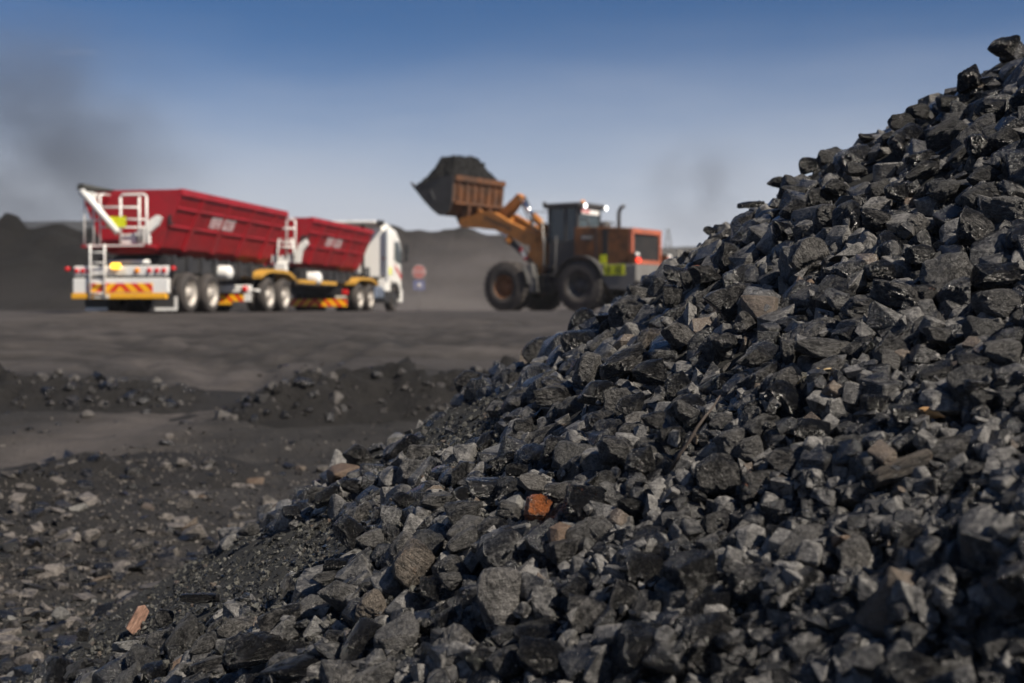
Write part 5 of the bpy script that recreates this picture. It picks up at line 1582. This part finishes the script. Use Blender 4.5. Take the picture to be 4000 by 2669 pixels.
for x in (-0.70, 0.74):
    MB().rbox(x - 0.10, x + 0.10, c0 - 0.26, c0 - 0.16, 3.66, 3.86, 0.03).build('lamp_housing', M_CABD, LD)
    MB().lathe([(c0 - 0.30, 0.001), (c0 - 0.295, 0.06), (c0 - 0.27, 0.085), (c0 - 0.25, 0.09)], (x, 0, 3.76), 'y', 16).build('work_lamp', M_WHITE_ON, LD)
for x in (-0.72, 0.72):
    MB().rbox(x - 0.09, x + 0.09, c1 + 0.14, c1 + 0.24, 3.80, 3.98, 0.03).build('front_lamp', M_CABD, LD)
MB().lathe([(3.90, 0.08), (4.02, 0.075), (4.06, 0.03), (4.06, 0.001)], (0.1, 0.75, 0), 'z', 12).build('beacon', M_ORL, LD)
for s in (-1, 1):
    MB().rbox(s * 1.28 - 0.05, s * 1.28 + 0.05, c1 + 0.32, c1 + 0.42, 3.02, 3.52, 0.03).build('mirror', M_CABD, LD)
    MB().tube([(s * cw, c1, 3.6), (s * 1.26, c1 + 0.36, 3.6), (s * 1.26, c1 + 0.36, 3.0), (s * cw, c1, 2.8)], 0.02, 6).build('mirror_arm', M_CABD, LD)
    # rear fender over the tyre, access ladder
    n = 12
    arc = [(0.0 + 1.08 * math.cos(a), 0.9 + 1.08 * math.sin(a)) for a in [R(20) + R(140) * k / n for k in range(n + 1)]]
    arc2 = [(0.0 + 1.02 * math.cos(a), 0.9 + 1.02 * math.sin(a)) for a in [R(20) + R(140) * k / n for k in range(n + 1)]]
    MB().prism(arc + arc2[::-1], s * 0.82, s * 1.46, 'x').build('rear_fender', M_CABD, LD)
    for yy in (1.15, 1.65):
        MB().tube([(s * 1.30, yy, 0.55), (s * 1.12, yy, 1.75), (s * 1.05, yy, 2.7)], 0.03, 6).build('ladder_rail', M_CABD, LD)
    for z in (0.62, 0.95, 1.28, 1.6):
        xx = s * (1.30 - (z - 0.55) * 0.15)
        MB().box(xx - 0.09, xx + 0.09, 1.15, 1.65, z, z + 0.04).build('step', M_CABD, LD)
    MB().tube([(s * 0.95, c1 + 0.05, 1.7), (s * 1.0, c1 + 0.1, 3.4)], 0.025, 6).build('handrail', M_STEEL, LD)
# front frame with the arm tower
MB().prism([(1.7, 0.7), (3.9, 0.75), (3.95, 1.3), (3.0, 1.65), (2.3, 1.7), (1.75, 1.4)], -0.55, 0.55, 'x').build('front_frame', M_BLACK, LD)
MB().tube([(0, 1.68, 0.8), (0, 1.68, 1.6)], 0.16, 12).build('articulation_pin', M_BLACK, LD)
for s in (-1, 1):
    a_, b_ = s * 0.42, s * 0.74
    MB().prism([(1.95, 1.35), (2.55, 1.35), (2.62, 1.9), (2.42, 2.75), (2.05, 2.84), (1.92, 2.5)], a_, b_, 'x').build('arm_tower', M_ORG, LD, bevel=0.02)
    # front fender
    n = 10
    arc = [(3.2 + 1.08 * math.cos(a), 0.9 + 1.08 * math.sin(a)) for a in [R(55) + R(120) * k / n for k in range(n + 1)]]
    arc2 = [(3.2 + 1.03 * math.cos(a), 0.9 + 1.03 * math.sin(a)) for a in [R(55) + R(120) * k / n for k in range(n + 1)]]
    MB().prism([q for q in arc[7:]] + [q for q in arc2[7:][::-1]], s * 0.85, s * 1.46, 'x').build('front_fender', M_CABD, LD)
    MB().prism([(1.98, 0.72), (2.2, 0.65), (2.42, 1.55), (2.25, 1.75), (2.1, 1.7)], s * 0.9, s * 1.2, 'x').build('mud_shield', M_GREYW, LD)
    # lift arm plate
    bm_ = MB().prism([(2.02, 2.62), (2.18, 2.86), (2.60, 2.98), (3.35, 3.30), (4.1, 3.70), (4.6, 3.76), (5.25, 3.58), (5.66, 3.52), (5.78, 3.36), (5.66, 3.20), (5.0, 3.14), (4.3, 3.12), (3.6, 2.88), (2.75, 2.46), (2.2, 2.38)], s * 0.56, s * 0.80, 'x').build('lift_arm', M_ORG, LD, bevel=0.02)
    def fnb(u, z, th, s=s):
        return Vector((s * (0.802 + th), u, z + (u - 3.4) * 0.38))
    glyphs(MB(), 8, 3.30, 4.55, 3.02, 3.16, fnb, 41).build('lettering', M_LETD, bm_, label='dark worn lettering along the lift arm')
    # lift cylinder
    lc = MB().tube([(s * 0.66, 2.35, 1.72), (s * 0.68, 3.45, 2.62)], 0.11, 12).build('lift_cylinder', M_CABD, LD)
    MB().tube([(s * 0.68, 3.35, 2.53), (s * 0.68, 3.55, 2.70)], 0.135, 12).build('cylinder_gland', M_ORG, lc)
    MB().tube([(s * 0.68, 3.5, 2.66), (s * 0.69, 4.15, 3.18)], 0.065, 10).build('cylinder_rod', M_CHROME, lc)
    MB().prism([(2.55, 1.92), (2.70, 1.86), (2.95, 2.28), (2.86, 2.40)], s * 0.80, s * 0.81, 'x').build('warning_decal', M_LETR, LD)
    MB().prism([(2.60, 2.02), (2.74, 1.96), (2.86, 2.16), (2.76, 2.26)], s * 0.812, s * 0.816, 'x').build('decal_patch', M_WHITE, LD)
MB().tube([(-0.8, 2.18, 2.62), (0.8, 2.18, 2.62)], 0.12, 12).build('pivot_pin', M_BLACK, LD)
MB().box(-0.56, 0.56, 4.15, 4.65, 3.25, 3.62).build('cross_tube', M_ORG, LD)
# tilt lever, link and tilt cylinder
MB().prism([(3.30, 4.30), (3.48, 4.42), (3.62, 4.30), (4.35, 3.75), (4.75, 3.42), (4.60, 3.22), (4.15, 3.38), (3.75, 3.72), (3.42, 4.08)], -0.16, 0.16, 'x').build('tilt_lever', M_ORG, LD, bevel=0.02)
tcy = MB().tube([(0, 2.20, 2.98), (0, 2.85, 3.55)], 0.15, 12).build('tilt_cylinder', M_ORG, LD)
MB().tube([(0, 2.80, 3.50), (0, 3.46, 4.28)], 0.085, 10).build('cylinder_rod', M_CHROME, tcy)
MB().tube([(0.22, 2.5, 2.9), (0.22, 3.0, 3.6), (0.22, 3.4, 4.35)], 0.03, 6).build('hydraulic_hose', M_BLACK, LD)
MB().tube([(-0.22, 2.5, 2.9), (-0.22, 2.95, 3.5), (-0.22, 3.35, 4.25)], 0.03, 6).build('hydraulic_hose', M_BLACK, LD)
MB().prism([(4.55, 3.45), (4.62, 3.28), (5.40, 3.72), (5.38, 3.92)], -0.10, 0.10, 'x').build('tilt_link', M_ORG, LD)
# bucket: profile in (y, z)
bp_out = [(7.31, 4.76), (6.75, 4.18), (6.35, 3.82), (6.05, 3.62), (5.80, 3.60), (5.55, 3.76), (5.44, 4.05), (5.38, 4.60), (5.34, 5.10)]
bp_in = [(5.40, 5.10), (5.44, 4.60), (5.50, 4.08), (5.60, 3.82), (5.82, 3.67), (6.03, 3.69), (6.32, 3.88), (6.72, 4.24), (7.28, 4.80)]
bk = MB().prism(bp_out + bp_in, -1.6, 1.6, 'x').build('bucket', M_BKT, LD)
for s in (-1, 1):
    pl_ = [(7.31, 4.76)] + bp_out[1:] + [(5.9, 5.06)]
    MB().prism(pl_, s * 1.6, s * 1.65, 'x').build('end_plate', M_WORN, bk)
    MB().prism([(7.34, 4.74), (7.24, 4.72), (5.86, 5.06), (5.9, 5.12)], s * 1.652, s * 1.672, 'x').build('rim_strip', M_WORN, bk)
    MB().prism([(6.2, 4.2), (6.25, 4.2), (6.45, 4.6), (6.4, 4.6)], s * 1.652, s * 1.662, 'x').build('scrape_mark', M_GREYW, bk)
for k in range(7):
    x = -1.35 + k * 0.45
    MB().prism([(5.46, 3.98), (5.40, 4.55), (5.36, 4.95), (5.28, 4.95), (5.30, 4.5), (5.36, 3.98)], x - 0.03, x + 0.03, 'x').build('back_rib', M_BKT, bk)
MB().box(-1.6, 1.6, 5.24, 5.35, 4.90, 5.10).build('top_lip', M_BKT, bk)
MB().box(-1.6, 1.6, 5.30, 5.42, 4.02, 4.12).build('back_bar', M_BKT, bk)
for x in (-0.68, 0.68, 0.0):
    MB().prism([(5.5, 3.2), (5.75, 3.25), (5.95, 3.62), (5.5, 3.78), (5.36, 4.1), (5.30, 3.8)], x - 0.06, x + 0.06, 'x').build('hinge_bracket', M_BKT, bk)
for k in range(8):
    x = -1.5 + k * 3.0 / 7
    MB().prism([(7.20, 4.60), (7.50, 4.92), (7.46, 4.94), (7.18, 4.70)], x - 0.07, x + 0.07, 'x').build('tooth', M_WORN, bk)
# heaped coal in the bucket
hx = np.linspace(-1.58, 1.58, 60); hy = np.linspace(5.42, 7.28, 40)
def heap_b(P):
    x, y = P[:, 0], P[:, 1]
    rim = np.interp(y, [5.42, 7.28], [5.02, 4.72])
    e = np.minimum(np.minimum((1.6 - np.abs(x)), (y - 5.40) * 1.6), (7.30 - y) * 1.5)
    top = 1.05 * np.clip(e, 0, 0.9)
    top = np.minimum(top, 0.66 + 0.50 * (1 - (x / 1.6) ** 2) * (1 - ((y - 6.2) / 1.2) ** 2) + 0.1 * vnoise(P, 1.5, 3))
    return rim - 0.06 + top * 1.15 + 0.10 * vnoise(P, 2.6, 4) * np.clip(e * 3, 0, 1) + 0.05 * vnoise(P, 7.0, 6) * np.clip(e * 3, 0, 1)
M_LOAD = earth('bucket_coal', (0.0035, 0.0035, 0.0035), (0.012, 0.0115, 0.011), sc=2.0, bdist=0.05)
me, _ = grid_mesh('coal_load', hx, hy, heap_b, smooth=False)
lo2 = link('coal_load', me, M_LOAD)
lo2.parent = LD
brg = np.random.default_rng(31)
bst = []
for _ in range(700):
    x, y = brg.uniform(-1.5, 1.5), brg.uniform(5.5, 7.2)
    r = 0.015 * 5 ** (brg.random() ** 2.2)
    z = float(heap_b(np.array([[x, y]]))[0])
    s_ = St(); s_.r = r; s_.c = np.array((x, y, z)); s_.M = (Euler(brg.uniform(0, 6.28, 3)).to_matrix(), (r * 1.2, r, r * 0.8)); bst.append(s_)
merge_stones('loose_coal', bst, lambda a: 1, M_LOAD, np.random.default_rng(4), None, parent=LD)

# ------------------------------------------------------------------ road signs behind the yard, mast on the skyline
def sign_text(txt, size, loc, rot, mat, parent, name='lettering'):
    cu = bpy.data.curves.new(name, 'FONT'); cu.body = txt; cu.size = size; cu.align_x = 'CENTER'; cu.align_y = 'CENTER'; cu.extrude = 0.002
    tmp = bpy.data.objects.new(name, cu); COL.objects.link(tmp)
    bpy.context.view_layer.update()
    me = bpy.data.meshes.new_from_object(tmp.evaluated_get(bpy.context.evaluated_depsgraph_get()))
    bpy.data.objects.remove(tmp, do_unlink=True)
    o = link(name, me, mat, parent); o.location = loc; o.rotation_euler = rot
    return o
M_SIGNR = paint('sign_red', (0.42, 0.07, 0.06), 0.4, dirt=0.5, dirt_col=(0.32, 0.18, 0.16))
M_SIGNB = paint('sign_blue', (0.09, 0.12, 0.30), 0.4, dirt=0.5, dirt_col=(0.2, 0.2, 0.26))
M_SIGNW = paint('sign_white', (0.62, 0.58, 0.56), 0.5, dirt=0.2)
M_POST = paint('galvanised_post', (0.25, 0.24, 0.23), 0.5, metal=0.4, dirt=0.5)
sd = 66.0
SG = empty('road_sign', ((1637 - 2000) / F_PX * sd, sd, YARD_Z), R(-4), label='red octagonal stop sign above a blue plate on a post behind the yard', cat='sign')
MB().tube([(0, 0.05, -0.1), (0, 0.05, 2.1)], 0.035, 8).build('post', M_POST, SG)
oc = lambda r: [(r * math.cos(R(22.5 + 45 * k)), 1.74 + r * math.sin(R(22.5 + 45 * k))) for k in range(8)]
MB().prism(oc(0.33), -0.012, 0.012, 'y').build('sign_border', M_SIGNW, SG)
pl2 = MB().prism(oc(0.305), -0.017, -0.0125, 'y').build('stop_plate', M_SIGNR, SG)
sign_text('STOP', 0.235, (0, -0.02, 1.74), (R(90), 0, 0), M_SIGNW, pl2)
bp2 = MB().box(-0.26, 0.26, -0.012, 0.012, 0.92, 1.36).build('blue_plate', M_SIGNB, SG)
mm = MB()
mm.lathe([(-0.017, 0.001), (-0.017, 0.11), (-0.013, 0.11)], (0.0, 0, 1.13), 'y', 20)
mm.build('white_symbol', M_SIGNW, bp2)
SG.scale = (1.14, 1.14, 1.14)
md = 240.0
MS = empty('lattice_mast', ((2610 - 2000) / F_PX * md, md, YARD_Z + 6), 0, label='thin lattice A-frame mast on the far skyline', cat='mast')
M_MAST = paint('mast_steel', (0.16, 0.16, 0.15), 0.6, dirt=0.3)
for s in (-1, 1):
    for yy in (-0.8, 0.8):
        MB().tube([(s * 1.3, yy, 0), (s * 0.12, yy * 0.2, 9.0)], 0.09, 5).build('leg', M_MAST, MS)
for k in range(6):
    z = 1.2 + k * 1.4; w = 1.3 * (1 - z / 9.9)
    MB().tube([(-w, -0.5, z), (w, 0.5, z + 0.9)], 0.05, 4).build('brace', M_MAST, MS)
    MB().tube([(w, -0.5, z), (-w, 0.5, z + 0.9)], 0.05, 4).build('brace', M_MAST, MS)

# ------------------------------------------------------------------ air: haze
hz = MB().box(-700, 700, -60, 560, -3.2, 40).build('haze', None, None, kind='stuff')
mh = bpy.data.materials.new('haze_air'); mh.use_nodes = True
nt = mh.node_tree; nt.nodes.clear()
ho = nt.nodes.new('ShaderNodeOutputMaterial'); hv = nt.nodes.new('ShaderNodeVolumePrincipled')
hv.inputs['Color'].default_value = (0.93, 0.92, 0.92, 1); hv.inputs['Density'].default_value = 0.00035; hv.inputs['Anisotropy'].default_value = 0.2
nt.links.new(hv.outputs[0], ho.inputs['Volume'])
hz.data.materials.clear(); hz.data.materials.append(mh)

# ------------------------------------------------------------------ drifting smoke: soft bodies of noise-broken density
def smoke(name, px, py, d, size, dens, seed, col, label, lean=0.0):
    o = MB().box(-1, 1, -1, 1, -1, 1).build(name, None, None, kind='stuff', label=label)
    o.location = ((px - 2000) / F_PX * d, d, (HOR - py) / F_PX * d)
    o.scale = size
    o.rotation_euler = (0, lean, 0)
    m = bpy.data.materials.new(name); m.use_nodes = True
    nt = m.node_tree; nt.nodes.clear()
    out = nt.nodes.new('ShaderNodeOutputMaterial'); pv = nt.nodes.new('ShaderNodeVolumePrincipled')
    pv.inputs['Color'].default_value = (*col, 1); pv.inputs['Anisotropy'].default_value = 0.1
    tc = nt.nodes.new('ShaderNodeTexCoord')
    ln = nt.nodes.new('ShaderNodeVectorMath'); ln.operation = 'LENGTH'; nt.links.new(tc.outputs['Object'], ln.inputs[0])
    fall = nt.nodes.new('ShaderNodeMapRange'); fall.interpolation_type = 'SMOOTHSTEP'
    fall.inputs[1].default_value = 0.15; fall.inputs[2].default_value = 0.98; fall.inputs[3].default_value = 1; fall.inputs[4].default_value = 0
    nt.links.new(ln.outputs['Value'], fall.inputs[0])
    mp = nt.nodes.new('ShaderNodeMapping'); mp.inputs['Location'].default_value = (seed, seed * 2, seed * 3); nt.links.new(tc.outputs['Object'], mp.inputs[0])
    nz = noise(nt, mp.outputs[0], 1.7, 4, 0.55)
    r = ramp(nt, nz.outputs[0], [(0.40, 0.0), (0.68, 1.0)])
    v = math_(nt, 'MULTIPLY', math_(nt, 'MULTIPLY', r.outputs[0], fall.outputs[0]), dens)
    nt.links.new(v, pv.inputs['Density']); nt.links.new(pv.outputs[0], out.inputs['Volume'])
    o.data.materials.clear(); o.data.materials.append(m)
    return o
smoke('smoke', 60, 600, 150, (30, 8, 22), 0.32, 1.3, (0.20, 0.23, 0.30), 'dark smoke drifting above the black stockpile', 0.25)
smoke('smoke', 2740, 750, 200, (13, 5, 13), 0.14, 4.1, (0.28, 0.31, 0.38), 'faint grey smoke wisp rising behind the crest of the heap', -0.15)
dust_o = smoke('dust', 1850, 1165, 64, (17, 11, 4.6), 0.11, 7.7, (0.86, 0.76, 0.70), 'pale dust hanging over the yard between the cab and the loader')
smoke('cloud', 300, 205, 900, (26, 8, 4.5), 0.020, 2.4, (0.95, 0.90, 0.90), 'faint wisp of cloud high over the trailers')
smoke('dust', 750, 1200, 62, (20, 10, 3.4), 0.025, 5.2, (0.80, 0.72, 0.67), 'thin dust hanging behind the red trailers')
